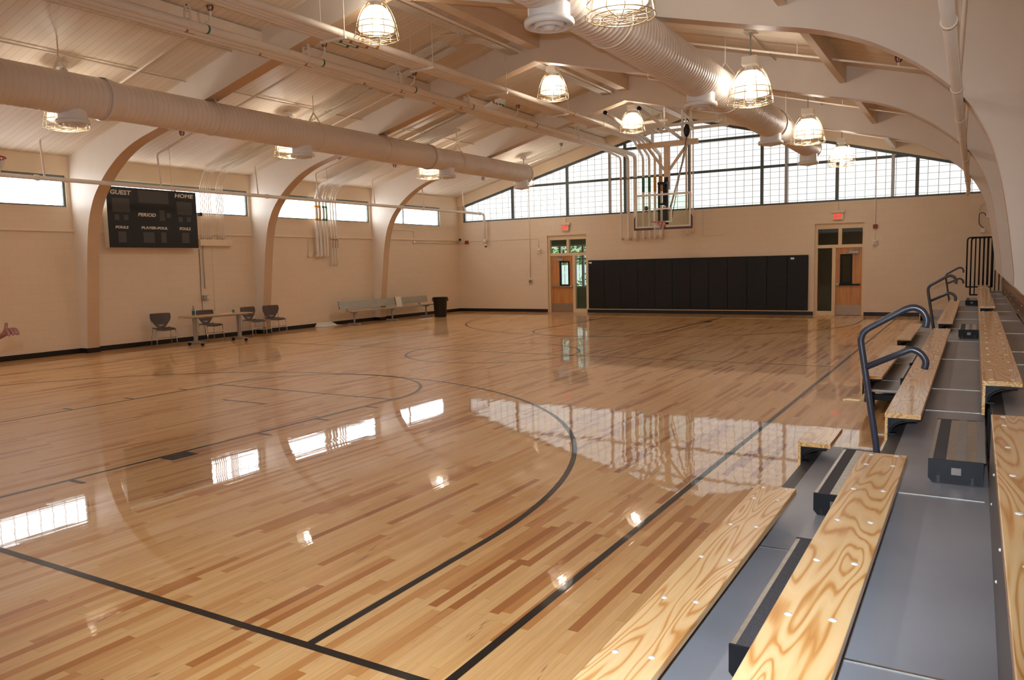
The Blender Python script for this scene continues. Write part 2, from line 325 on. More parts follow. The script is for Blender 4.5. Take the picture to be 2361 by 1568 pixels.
# floor with its painted lines in one mesh
b = MB(); b.add([(XL-.3,YB-.2,0),(XRW+.2,YB-.2,0),(XRW+.2,YF+.1,0),(XL-.3,YF+.1,0)], [(0,1,2,3)])
LZ = .0012; LW = .05
def lquad(x0, x1, y0, y1): b.add([(x0,y0,LZ),(x1,y0,LZ),(x1,y1,LZ),(x0,y1,LZ)], [(0,1,2,3)], 1)
def larc(cx, cy, r, a0, a1, n=72, w=LW):
    vs = []; fs = []
    for i in range(n+1):
        a = a0+(a1-a0)*i/n
        for q in (r-w/2, r+w/2): vs.append((cx+q*math.cos(a), cy+q*math.sin(a), LZ))
    for i in range(n): fs.append((2*i, 2*i+1, 2*i+3, 2*i+2))
    b.add(vs, fs, 1)
h = LW/2
lquad(LX-SX-h, LX-SX+h, BY-h, FBY+h); lquad(LX+SX-h, LX+SX+h, BY-h, FBY+h)
lquad(LX-SX+h, LX+SX-h, BY-h, BY+h); lquad(LX-SX+h, LX+SX-h, FBY-h, FBY+h); lquad(LX-SX+h, LX+SX-h, MY-h, MY+h)
larc(LX, MY, 1.83, 0, 2*PI)
for s, y0 in ((1, BY), (-1, FBY)):
    def yy(a, c): return (min(y0+s*a, y0+s*c), max(y0+s*a, y0+s*c))
    for e in (-1, 1):
        lquad(LX+e*1.805-h, LX+e*1.805+h, *yy(h, 5.79+h)); lquad(LX+e*5.995-h, LX+e*5.995+h, *yy(h, 1.6))
        xo = sorted((LX+e*(1.805+h+.005), LX+e*(1.805+h+.21)))
        lquad(*xo, *yy(2.13, 2.44))
        for q in (3.36, 4.27, 5.18, 1.22): lquad(*xo, *yy(q, q+.05))
    lquad(LX-1.78, LX+1.78, *yy(5.79-h, 5.79+h))
    larc(LX, y0+s*5.79, 1.83, 0 if s > 0 else PI, PI if s > 0 else 2*PI, 48); larc(LX, y0+s*1.6, 5.995, 0 if s > 0 else PI, PI if s > 0 else 2*PI, 96)
pa, pb = at_z(513, 921.5), at_z(616, 932); lquad(pa.x, pb.x, pa.y-h, pa.y+h)
struct(b.build('floor', [M['floor'], M['line']]), 'maple strip sports floor with black court lines')
# side wall with clerestory openings
def openings_left(): return [(RIB[k]+.35, RIB[k+1]-.24) for k in range(4)] + [(RIB[4]+.35, 25.15)]
W = openings_left()
def side_wall(xa, xb, name, win):
    b = MB(); b.box(xa, xb, YB, YF+.3, 0, ZWS)
    ys = [YB]+[y for w in win for y in w]+[YF+.3]
    for i in range(0, len(ys), 2): b.box(xa, xb, ys[i], ys[i+1], ZWS, ZWT)
    b.box(xa, xb, YB, YF+.3, ZWT, ZE+.12, 1)
    return struct(b.build(name, [M['block'], M['cream']]), 'cream painted block wall')
side_wall(XL-.3, XL, 'wall_left', W)
b = MB(); b.box(XRW, XRW+.3, YB, YF+.3, 0, 4.6); struct(b.build('wall_right', [M['cream']]), 'plain wall behind the bleachers')
b = MB()
for y0, y1 in [(RIB[k]+RH, RIB[k+1]-RH) for k in range(4)]+[(RIB[4]+RH, YF)]: b.box(XL, XL+.045, y0, y1, 2.83, 2.885)
struct(b.build('trim_1', M['cream']), 'narrow ledge moulding below the clerestory')
# windows in the side wall
for i, (y0, y1) in enumerate(W):
    wo = bpy.data.objects.new('window_%d' % (i+1), None); C.objects.link(wo); wo.location = (XL-.12, y0, ZWS); struct(wo, 'clerestory window of translucent gridded panels')
    f = MB(.0005); t = .05
    f.box(XL-.16, XL-.04, y0, y1, ZWS, ZWS+t*.7); f.box(XL-.16, XL-.04, y0, y1, ZWT-.075, ZWT); f.box(XL-.16, XL-.04, y0, y0+t, ZWS, ZWT); f.box(XL-.16, XL-.04, y1-t, y1, ZWS, ZWT)
    ym = (y0+y1)/2 if i < 4 else y0+1.35
    f.box(XL-.15, XL-.06, ym-.02, ym+.02, ZWS, ZWT)
    f.build('window_frame', M['wframe'], wo)
    g = MB(); g.box(XL-.13, XL-.10, y0+.01, y1-.01, ZWS+.01, ZWT-.01); g.build('window_panel', M['pane1'], wo)
# end wall with two door openings and the gable window above
D1 = (at_y(1263,640,YF).x, at_y(1353,640,YF).x); D2 = (at_y(1877,640,YF).x, at_y(1991,640,YF).x); DH = 2.885
b = MB(); xs = [XL-.3, D1[0], D1[1], D2[0], D2[1], XRW+.3]
for i in range(0, 6, 2): b.box(xs[i], xs[i+1], YF, YF+.3, 0, DH)
b.box(XL-.3, XRW+.3, YF, YF+.3, DH, ZSF)
HB = .393
gx0, gx1 = XL+.26, XRW
def gtop(x): return roof(x)-HB
b.box(XL-.3, gx0, YF, YF+.3, ZSF, roof(XL)+.1); b.box(gx1, XRW+.3, YF, YF+.3, ZSF, roof(XRW)+.1)
struct(b.build('wall_far', M['block']), 'cream painted block end wall')
b = MB(); pl = [(gx0,gtop(gx0)), (XC,gtop(XC)), (gx1,gtop(gx1)), (XRW+.3,gtop(XRW)), (XRW+.3,roof(XRW+.3)+.06), (XC,roof(XC)+.06), (XL-.3,roof(XL-.3)+.06), (XL-.3,gtop(XL)), (gx0,gtop(gx0))][:-1]
b.prism(pl, 'y', YF-.06, YF+.3); struct(b.build('trim_2', M['cream']), 'cream rafter trim above the gable window')
wo = bpy.data.objects.new('window_6', None); C.objects.link(wo); wo.location = (XC, YF+.1, ZSF); struct(wo, 'wide gable window of translucent gridded panels')
g = MB(); g.prism([(gx0,ZSF),(gx1,ZSF),(gx1,gtop(gx1)),(XC,gtop(XC)),(gx0,gtop(gx0))], 'y', YF+.10, YF+.13); g.build('window_panel', M['pane2'], wo)
f = MB(.0004); yf0, yf1 = YF+.03, YF+.10
f.box(gx0, gx1, yf0-.03, yf1, ZSF, ZSF+.055); f.box(gx0, gx0+.06, yf0, yf1, ZSF, gtop(gx0))
for sx0, sx1 in ((gx0, XC), (XC, gx1)): f.bar((sx0, YF+.06, gtop(sx0)-.035), (sx1, YF+.06, gtop(sx1)-.035), .09, .08)
for px, py in ((1180,470),(1306,430),(1756,400),(1930,400),(2115,400)):
    x = at_y(px,py,YF).x; f.box(x-.045, x+.045, yf0, yf1, ZSF, gtop(x))
for x in (-10.85, -8.5): f.box(x-.045, x+.045, yf0, yf1, ZSF, gtop(x))
for px in (1405, 1812, 2058): x = at_y(px,430,YF).x; f.box(x-.04, x+.04, yf0-.01, yf1, ZSF, gtop(x), 1)
for z in ((at_y(1400,410,YF).z+at_y(1900,378,YF).z)/2, 5.82):
    xa = XL+(z+HB-ZE)/SL; f.box(xa, 2*XC-xa, yf0+.005, yf1, z-.04, z+.04)
f.build('window_frame', [M['wframed'], M['grey']], wo)
# rear wall with an unseen glowing gable window, added to light the room
b = MB(); b.box(XL-.3, XRW+.3, YB-.3, YB, 0, ZSF); b.prism([(XL-.3,gtop(XL)),(XC,gtop(XC)),(XRW+.3,gtop(XRW)),(XRW+.3,roof(XRW)+.1),(XC,roof(XC)+.06),(XL-.3,roof(XL)+.1)], 'y', YB-.3, YB)
struct(b.build('wall_back', M['block']), 'cream painted block wall')
wo = bpy.data.objects.new('window_7', None); C.objects.link(wo); wo.location = (XC, YB-.1, ZSF); struct(wo, 'unseen rear gable window added for its light')
g = MB(); g.prism([(XL,ZSF),(XRW,ZSF),(XRW,gtop(XRW)),(XC,gtop(XC)),(XL,gtop(XL))], 'y', YB-.14, YB-.11); g.build('window_panel', M['pane2'], wo)
# plank roof deck
b = MB()
for x0, x1 in ((XL-.3, XC), (XC, XRW+.3)):
    b.add([(x0,YB-.3,roof(x0)),(x1,YB-.3,roof(x1)),(x1,YF+.3,roof(x1)),(x0,YF+.3,roof(x0)),(x0,YB-.3,roof(x0)+.2),(x1,YB-.3,roof(x1)+.2),(x1,YF+.3,roof(x1)+.2),(x0,YF+.3,roof(x0)+.2)], [(0,3,2,1),(4,5,6,7),(0,1,5,4),(1,2,6,5),(2,3,7,6),(3,0,4,7)])
struct(b.build('ceiling', M['ceil']), 'sloping ceiling of painted planks')
# curved arch ribs
PROF = [(0,.22),(.8,.30),(1.6,.40),(2.36,.50),(2.95,.62),(3.31,.76),(3.62,.95),(3.97,1.30),(4.25,1.68),(4.48,2.10),(4.68,2.66),(4.88,3.50),(5.27,5.02),(5.70,6.70),(6.14,8.5)]
def catmull(P, n=5):
    out = []
    for i in range(len(P)-1):
        p0, p1, p2, p3 = P[max(i-1,0)], P[i], P[i+1], P[min(i+2,len(P)-1)]
        for k in range(n):
            t = k/n; out.append(tuple(.5*((2*p1[j])+(-p0[j]+p2[j])*t+(2*p0[j]-5*p1[j]+4*p2[j]-p3[j])*t*t+(-p0[j]+3*p1[j]-3*p2[j]+p3[j])*t**3) for j in (0,1)))
    return out+[P[-1]]
CP = [(o, z) for z, o in catmull(PROF)]
zr = CP[-1][1] + (XC-XL-CP[-1][0])*.246
for k, y in enumerate(RIB):
    b = MB()
    for side in (0, 1):
        if side == 0:
            inner = [(XL+o, z) for o, z in CP]+[(XC, zr)]; outer = [(XL-.1, 0), (XL-.1, roof(XL-.1)+.05), (XC, roof(XC)+.05)]
        else:
            zc = 1.46
            xrk = XR if k > 1 else 2.5; inner = [(min(xrk-o, XRW+.04), z) for o, z in CP if z > zc]; x0 = inner[0][0]
            inner = [(x0, zc)]+inner+[(XC, zr)]; outer = [(XRW+.05, zc-1.13*(XRW+.05-x0)), (XRW+.05, roof(XRW)+.05), (XC, roof(XC)+.05)]
        vs = []; fs = []; mt = []
        # broad faces as strips between the inner curve and the outer line
        n = len(inner)
        def outer_pt(t):
            (xa, za), (xb, zb), (xc, zc2) = outer
            return None
        outs = []
        for (x, z) in inner:
            if side == 0: q = (XL-.1, z) if z < ZE*.93 else (x-.06 if x > XL+2 else XL-.1, None)
            else: q = (XRW+.05, z) if z < ZE*.93 else (x+.06 if x < XR-2 else XRW+.05, None)
            outs.append((q[0], q[1] if q[1] is not None else roof(max(XL-.1, min(XRW+.05, q[0])))+.05))
        outs[0] = outer[0]; outs[-1] = outer[2]
        for yf in (y-RH, y+RH):
            base = len(vs)
            for (x, z), (X2, Z2) in zip(inner, outs): vs += [(x, yf, z), (X2, yf, Z2)]
            for i in range(n-1): fs.append((base+2*i, base+2*i+1, base+2*i+3, base+2*i+2)); mt.append(0)
        N = 2*n
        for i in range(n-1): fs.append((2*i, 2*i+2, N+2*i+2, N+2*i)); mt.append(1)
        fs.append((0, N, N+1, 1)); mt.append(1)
        o0 = len(b.v); b.v += vs
        for f, q in zip(fs, mt): b.f.append([o0+i for i in f]); b.m.append(q); b.s.append(False)
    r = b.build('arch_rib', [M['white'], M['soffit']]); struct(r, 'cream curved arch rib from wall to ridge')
# ridge beam and purlins
b = MB(); b.box(XC-.13, XC+.13, YB, YF, roof(XC)-.42, roof(XC)-.01); struct(b.build('trim_3', M['beam']), 'ridge beam')
for nm, x, w, d in (('trim_4', -2.2, .11, .32), ('trim_5', -11.75, .42, .22)):
    for k, (y0, y1) in enumerate([(YB, RIB[0]-RH)]+[(RIB[i]+RH, RIB[i+1]-RH) for i in range(4)]+[(RIB[4]+RH, YF-.06)]):
        b = MB(); b.box(x-w/2, x+w/2, y0, y1, roof(x)-d, roof(x)+.02); struct(b.build(nm, M['beam']), 'painted purlin between two arch ribs')
# black rubber base
b = MB(); ys = [YB]+[q for y in RIB for q in (y-RH, y+RH)]+[YF]
for i in range(0, len(ys), 2): b.box(XL, XL+.018, ys[i], ys[i+1], 0, .115)
for y in RIB: b.box(XL, XL+.24, y-RH-.015, y+RH+.015, 0, .115)
struct(b.build('baseboard_left', M['base']), 'black rubber baseboard')
b = MB()
for x0, x1 in ((XL, D1[0]-.02), (D1[1]+.02, D2[0]-.02), (D2[1]+.02, XRW)): b.box(x0, x1, YF-.018, YF, 0, .115)
struct(b.build('baseboard_far', M['base']), 'black rubber baseboard')
b = MB(); b.box(D1[1]+.02, D2[0]-.02, YF-.03, YF, .116, .15); struct(b.build('trim_6', M['frame']), 'pale strip between the wall pads and the baseboard')
# ------------------------------------------------------------------ the two doorways
def doorway(n, X0, X1, leaf_left, stile, lab):
    """frame with a transom of two lights, a door leaf and a sidelight"""
    top, tz0, tz1 = DH-.001, 2.13, 2.72
    wo = bpy.data.objects.new('door_%d' % n, None); C.objects.link(wo); wo.location = ((X0+X1)/2, YF+.1, 0); struct(wo, lab)
    f = MB(.0005); ya, yb = YF+.07, YF+.19; t = .055
    f.box(X0, X0+t*1.6, ya, yb, 0, top); f.box(X1-t, X1, ya, yb, 0, top); f.box(X0, X1, ya, yb, tz1, top); f.box(X0, X1, ya, yb, tz0-.01, tz0+.09)
    xm = (X0+X1)/2+.02; f.box(xm-.05, xm+.05, ya, yb, tz0, top)
    f.box(stile-.05, stile+.05, ya, yb, 0, tz0)
    s0, s1 = (stile+.05, X1-t) if leaf_left else (X0+t*1.6, stile-.05)
    l0, l1 = (X0+t*1.6, stile-.05) if leaf_left else (stile+.05, X1-t)
    f.box(s0, s1, ya, yb, 0, .13)
    f.build('door_frame', M['frame'], wo)
    g = MB(); g.box(s0, s1, YF+.12, YF+.13, .13, tz0); g.box(X0+t, xm-.05, YF+.12, YF+.13, tz0+.09, tz1); g.box(xm+.05, X1-t, YF+.12, YF+.13, tz0+.09, tz1); g.build('door_glazing', M['glass'], wo)
    # leaf with a narrow vision light
    v0, v1 = (l0+.44*(l1-l0), l0+.80*(l1-l0)) if leaf_left else (l0+.22*(l1-l0), l0+.58*(l1-l0)); z0, z1 = 1.03, 1.88
    d = MB(); yl, yr = YF+.10, YF+.145; e = .004
    d.box(l0+e, v0, yl, yr, .008, tz0-.012); d.box(v1, l1-e, yl, yr, .008, tz0-.012); d.box(v0, v1, yl, yr, .008, z0); d.box(v0, v1, yl, yr, z1, tz0-.012)
    leaf = d.build('door_leaf', M['door'], wo)
    q = MB(.0004); w = .04
    q.box(v0-w, v0+w*.4, yl-.012, yr, z0-w*1.5, z1+w); q.box(v1-w*.4, v1+w, yl-.012, yr, z0-w*1.5, z1+w); q.box(v0, v1, yl-.012, yr, z0-w*1.5, z0+w*.4); q.box(v0, v1, yl-.012, yr, z1-w*.4, z1+w); q.build('vision_frame', M['blk'], leaf)
    MB().box(v0, v1, YF+.12, YF+.126, z0, z1).build('vision_glass', M['glass'], leaf)
    MB().box(l0+.02, l1-.02, yl-.004, yl, .02, .33).build('kick_plate', M['kick'], leaf)
    pb = MB(.0003); pb.box(l0+.03, l1-.06, yl-.055, yl-.02, .94, .99); pb.box(l0+.05, l0+.1, yl-.03, yl, .94, .99); pb.box(l1-.1, l1-.05, yl-.03, yl, .94, .99); pb.build('push_bar', M['blk'] if not leaf_left else M['kick'], leaf)
    xk = l1-.07 if leaf_left else l0+.07
    MB().lathe([(0,-.01),(.05,-.008),(.055,.05),(.035,.06),(0,.06)], (xk, yl-.055, .97), 14, 0, 'y').build('latch_case', M['grey'], leaf)
    cl = MB(.0003); xc = l0+.28 if leaf_left else l1-.36; cl.box(xc-.02, xc+.26, yl-.06, yl, 1.93, 2.02); cl.bar((xc+.05, yl-.03, 2.03), (xc+.34, yl-.005, 2.10), .025, .02); cl.build('door_closer', M['grey'], leaf, bevel=.008)
    return wo
doorway(1, D1[0], D1[1], True, at_y(1322,650,YF).x, 'birch door with narrow vision light, sidelight and transom to the garden lobby')
doorway(2, D2[0], D2[1], False, at_y(1921,650,YF).x, 'birch door with narrow vision light, sidelight and transom to the hall')
# ------------------------------------------------------------------ what shows through the doorways
L0, L1, LY = D1[0]-2.2, D1[1]+2.6, YF+3.2
b = MB(); b.box(L0-.2, L1+.2, YF+.3, LY+.1, -.02, .0); struct(b.build('lobby_floor', M['ground']), 'lobby floor')
b = MB(); b.box(L0-.2, L0, YF+.3, LY+.2, 0, 3.0); b.box(L1, L1+.2, YF+.3, LY+.2, 0, 3.0); b.box(L0-.2, L1+.2, LY, LY+.2, 0, .82); b.box(L0-.2, L1+.2, LY, LY+.2, 2.62, 3.0); struct(b.build('lobby_wall', M['lobby']), 'lobby wall below and above the outer window')
b = MB(); b.box(L0-.2, L1+.2, YF+.3, LY+.2, 3.0, 3.1); struct(b.build('lobby_ceiling', M['lobby']), 'lobby ceiling')
wo = bpy.data.objects.new('window_8', None); C.objects.link(wo); wo.location = ((L0+L1)/2, LY+.1, .82); struct(wo, 'outer lobby window with white frame')
f = MB(.0005); f.box(L0, L1, LY+.02, LY+.12, .82, .88); f.box(L0, L1, LY+.02, LY+.12, 2.55, 2.62); f.box(L0, L1, LY+.02, LY+.12, 1.98, 2.04)
for i in range(7): x = L0+(L1-L0)*i/6; f.box(x-.04, x+.04, LY+.02, LY+.12, .82, 2.62)
f.build('window_frame', M['pipew'], wo); MB().box(L0, L1, LY+.06, LY+.07, .85, 2.6).build('window_pane', M['glass'], wo)
b = MB(); b.box(-60, 30, LY+.2, 75, -.12, -.02); struct(b.build('ground', M['ground']), 'pale paved yard outside')
fn = thing('board_fence', 'white upright board fence outside the garden lobby window', 'fence', (XC, LY+5, 0))
fb = MB()
for i in range(150): x = -27+i*.2; fb.box(x, x+.17, LY+5, LY+5.03, 0, 1.75)
fb.build('fence_slat', M['fence'], fn)
fp = MB(); fp.box(-27, 3, LY+5.03, LY+5.08, .35, .45); fp.box(-27, 3, LY+5.03, LY+5.08, 1.35, 1.45); fp.build('fence_rail', M['fence'], fn)
def tree(x, y, hgt, rad, label, seed):
    t = thing('garden_tree', label, 'tree', (x, y, -.02), 0, 'trees beyond the board fence'); rg = random.Random(seed)
    MB().tube([(x,y,-.02),(x+.1,y,hgt*.3),(x-.05,y+.1,hgt*.6)], [.16,.12,.06], 8).build('trunk', M['bark'], t)
    c = MB()
    for i in range(2600):
        a, u, rr = rg.uniform(0,2*PI), rg.uniform(-1,1), rad*rg.uniform(.35,1)**.6
        p = Vector((x+rr*math.cos(a)*math.sqrt(1-u*u), y+rr*math.sin(a)*math.sqrt(1-u*u), hgt*.55+rr*u*1.15)); s = rg.uniform(.06,.13)
        d1 = Vector((rg.uniform(-1,1),rg.uniform(-1,1),rg.uniform(-1,1))).normalized(); d2 = d1.cross(Vector((rg.uniform(-1,1),rg.uniform(-1,1),1))).normalized()
        c.add([p-d1*s, p+d2*s*.5, p+d1*s, p-d2*s*.5], [(0,1,2,3)])
    c.build('foliage', M['leaf'], t)
for i, (x, y, hh, rr, lb) in enumerate([(-19.0, LY+8.0, 4.3, 1.9, 'bright leafy tree seen over the transom of the garden door'), (-23.6, LY+8.4, 4.8, 2.0, 'leafy tree behind the fence seen in the garden door vision light'), (-14.4, LY+8.6, 4.8, 2.0, 'darker leafy tree seen through the transom light beside the wall pads')]): tree(x, y, hh, rr, lb, 11+i)
sh = thing('garden_shrub', 'small green shrub standing before the white fence outside the sidelight', 'shrub', (-15.6, LY+3.6, -.02)); rg = random.Random(3); c = MB()
for i in range(260):
    p = Vector((-15.6+rg.gauss(0,.28), LY+3.6+rg.gauss(0,.2), .1+abs(rg.gauss(.35,.4)))); s = rg.uniform(.06,.13); d1 = Vector((rg.uniform(-1,1),rg.uniform(-1,1),rg.uniform(-.3,1))).normalized(); d2 = d1.cross(Vector((.3,1,.2))).normalized()
    c.add([p-d1*s, p+d2*s*.5, p+d1*s, p-d2*s*.5], [(0,1,2,3)])
c.build('foliage', M['leaf'], sh)
H0, H1, HY = D2[0]-1.2, D2[1]+1.6, YF+2.6
b = MB(); b.box(H0-.1, H1+.1, YF+.3, HY+.1, -.02, 0); struct(b.build('hall_floor', M['lobby']), 'hall floor')
b = MB(); b.box(H0-.2, H0, YF+.3, HY+.2, 0, 3.0); b.box(H1, H1+.2, YF+.3, HY+.2, 0, 3.0); b.box(H0-.2, H1+.2, HY, HY+.2, 0, 3.0); struct(b.build('hall_wall', M['hall']), 'hall wall')
b = MB(); b.box(H0-.2, H1+.2, YF+.3, HY+.2, 3.0, 3.1); struct(b.build('hall_ceiling', M['hall']), 'hall ceiling')
tl = thing('hall_light', 'glowing strip light in the hall behind the transom', 'light', (-3.3, YF+1.5, 2.93)); MB().box(-3.75, -2.6, YF+1.42, YF+1.58, 2.93, 2.999).build('light_housing', M['grey'], tl); MB().box(-3.7, -2.65, YF+1.44, YF+1.56, 2.905, 2.93).build('light_tube', M['tube'], tl)
# ------------------------------------------------------------------ air ducts
def duct(x, z, secs, diffs, hangs, label, rg):
    t = thing('air_duct', label, 'duct', (x, (secs[0][0]+secs[-1][1])/2, z), 0, 'round air ducts under the roof')
    for i, (y0, y1, r) in enumerate(secs):
        pr = []; n = int((y1-y0)/.105)
        for k in range(n):
            y = y0+(y1-y0)*k/n; dy = (y1-y0)/n; pr += [(r, y+.02), (r, y+dy*.89), (r+rg, y+dy*.92), (r+rg, y+dy*.98), (r, y+dy)]
        if i == len(secs)-1: pr += [(r+.012, y1), (r+.012, y1+.05), (0, y1+.055)]
        elif secs[i+1][2] != r: pr += [(r+.02, y1-.06), (r+.02, y1), (secs[i+1][2], y1+.25)]
        MB().lathe(pr, (x, 0, z), 40, 0, 'y').build('duct_section', M['duct'], t)
    for y in diffs:
        r = [s for s in secs if s[0] <= y <= s[1]][0][2]
        zn = 4.36+(z-4.80)*.5; nk = MB().lathe([(.225, z-r*.75), (.225, zn+.03)], (x, y, 0), 28).build('diffuser_neck', M['duct2'], t)
        MB().lathe([(.225, zn+.05), (.26, zn+.045), (.27, zn+.01), (.262, zn-.02), (.225, zn-.03), (.205, zn-.02), (.19, zn+.01)], (x, y, 0), 32).build('diffuser_ring', M['duct2'], nk)
        MB().lathe([(.165, zn+.0), (.16, zn-.035), (.13, zn-.045), (.10, zn-.015), (.10, zn+.01)], (x, y, 0), 28).lathe([(.075, zn-.02), (.06, zn-.06), (.02, zn-.07), (0, zn-.07)], (x, y, 0), 20).lathe([(.19, zn+.06), (0, zn+.06)], (x, y, 0), 20, 1).build('diffuser_cone', [M['duct2'], M['blk']], nk)
    for y in hangs:
        r = [s for s in secs if s[0] <= y <= s[1]][0][2]; zt = roof(x)-.01; hb = MB(); za = z+r+.22
        hb.tube([(x,y,zt),(x,y,za)], .012, 6); hb.bar((x,y,za), (x-r*.72,y,z+r*.72), .04, .012); hb.bar((x,y,za), (x+r*.72,y,z+r*.72), .04, .012)
        hb.tube([(x+(r+.01)*math.cos(a), y, z+(r+.01)*math.sin(a)) for a in [2*PI*k/28 for k in range(28)]], .009, 6, 0, True); hb.build('hanger_strap', M['pipe'], t)
yst = at_x(236, 205, -13.25).y
duct(-3.97, 4.80, [(YB+.6, 18.2, .325), (18.2, 22.95, .262)], [2.3, 7.62, 12.95, 18.05, 22.55], [4.5, 9.2, 14.4, 19.6], 'cream spiral air duct over the bleacher side of the court', .0042)
duct(-13.25, 4.88, [(YB+.6, yst, .352), (yst, 18.0, .328), (18.0, 23.45, .30)], [2.3, 7.92, 13.2, 18.85, 23.2], [4.2, 7.75, 10.75, 13.6, 16.0, 19.4], 'cream spiral air duct running over the scoreboard side of the court', .0016)
# ------------------------------------------------------------------ caged pendant lights (origin at the rim of the bell)
def pendant():
    t = thing('pendant_light', 'x', 'light', (0,0,0), 0, 'caged pendant lights')
    MB().lathe([(.292,0),(.298,.012),(.29,.03),(.284,.10),(.268,.18),(.235,.26),(.19,.325),(.13,.365),(.11,.37)], seg=40).build('glass_bell', M['bell'], t, False)
    MB().lathe([(0,.05),(.05,.055),(.062,.12),(.055,.2),(.03,.26),(0,.27)], seg=16).build('lamp_burner', M['bulb'], t, False)
    h = MB(); h.lathe([(.135,.365),(.135,.385),(.10,.39),(.088,.42),(.088,.45),(.12,.46)], seg=24); h.box(-.12,.12,-.12,.12,.46,.60); h.build('ballast_housing', M['pipew'], t, False, bevel=.012)
    c = MB(); R = .372; zb = -.13
    for k in range(12):
        a = 2*PI*k/12; ca, sa = math.cos(a), math.sin(a)
        c.tube([(q*ca, q*sa, z) for q, z in [(.125,.43),(.19,.40),(.255,.30),(.31,.16),(.345,.02),(R,zb),(.30,zb-.022),(.06,zb-.03)]], .0048, 5)
    for q, z in ((R,zb),(.352,-.005),(.30,zb-.022),(.19,zb-.026),(.06,zb-.03),(.33,.09)): c.tube([(q*math.cos(a), q*math.sin(a), z) for a in [2*PI*k/36 for k in range(36)]], .0052, 5, 0, True)
    c.build('wire_cage', M['wire'], t, False)
    return t
def finish_pendant(t, x, z, flat):
    zt = roof(x)-.03; L = zt-z
    s = MB(); s.tube([(0,0,.60),(0,0,L-.1)], .013, 8); s.lathe([(0,L-.16),(.03,L-.15),(.035,L-.1)], seg=12); s.build('stem', M['grey'], t, False)
    j = MB(); j.box(-.07,.07,-.07,.07,L-.1,L-.02); j.box(-.1,.1,-.1,.1,L-.112,L-.1); j.build('junction_box', M['grey'] if flat else M['pipew'], t, False)
proto = pendant()
PL = []
for px, py, lab in ((868,70,'lit caged pendant under the ridge beside the four banded pipes, largest on the ridge line'), (1275,214,'lit caged pendant under the ridge between the trapeze pipes and the spiral duct'), (1458,292,'lit caged pendant under the ridge just in front of the basketball frame')): PL.append((at_x(px,py,XC+.02), lab, True))
for px, py, Y, lab in ((1430,8,8.0,'caged pendant beside the round white diffuser, only its cage bottom in view'), (1730,219,13.25,'lit caged pendant casting a bright patch on the spiral duct before the plank ceiling'), (1862,315,18.5,'lit caged pendant at the tip of the spiral duct in front of the gable window'), (1940,370,23.75,'small lit caged pendant beyond the duct end, over the hall door'),
   (152,278,8.25,'caged pendant behind the white diffuser of the wide duct section, above the arch'), (668,347,13.65,'caged pendant half hidden by the duct above the conduits beside the scoreboard'), (990,400,19.1,'caged pendant under the duct above the colour banded wall pipes'), (1208,418,24.4,'dim caged pendant behind the end diffuser of the duct near the wall corner')): PL.append((at_y(px,py,Y), lab, False))
for x, y, z in ((-3.27,2.75,4.47),(-14.05,2.9,4.47)): PL.append((Vector((x,y,z)), 'caged pendant over the near court, out of view', False))
lampd = []
for i, (p, lab, flat) in enumerate(PL):
    t = proto if i == 0 else None
    if t is None:
        t = proto.copy(); C.objects.link(t)
        for ch in protokids: c2 = ch.copy(); C.objects.link(c2); c2.parent = t
    else: protokids = [o for o in bpy.data.objects if o.parent == proto]
    t.location = p; t['label'] = lab
    finish_pendant(t, p.x, p.z, flat); lampd.append(p)
for p in lampd:
    L = bpy.data.lights.new('lamp', 'POINT'); L.energy = LAMP_W; L.color = (1,.955,.89); L.shadow_soft_size = .09; lo = bpy.data.objects.new('lamp_light', L); C.objects.link(lo); lo.location = p+Vector((0,0,.16))
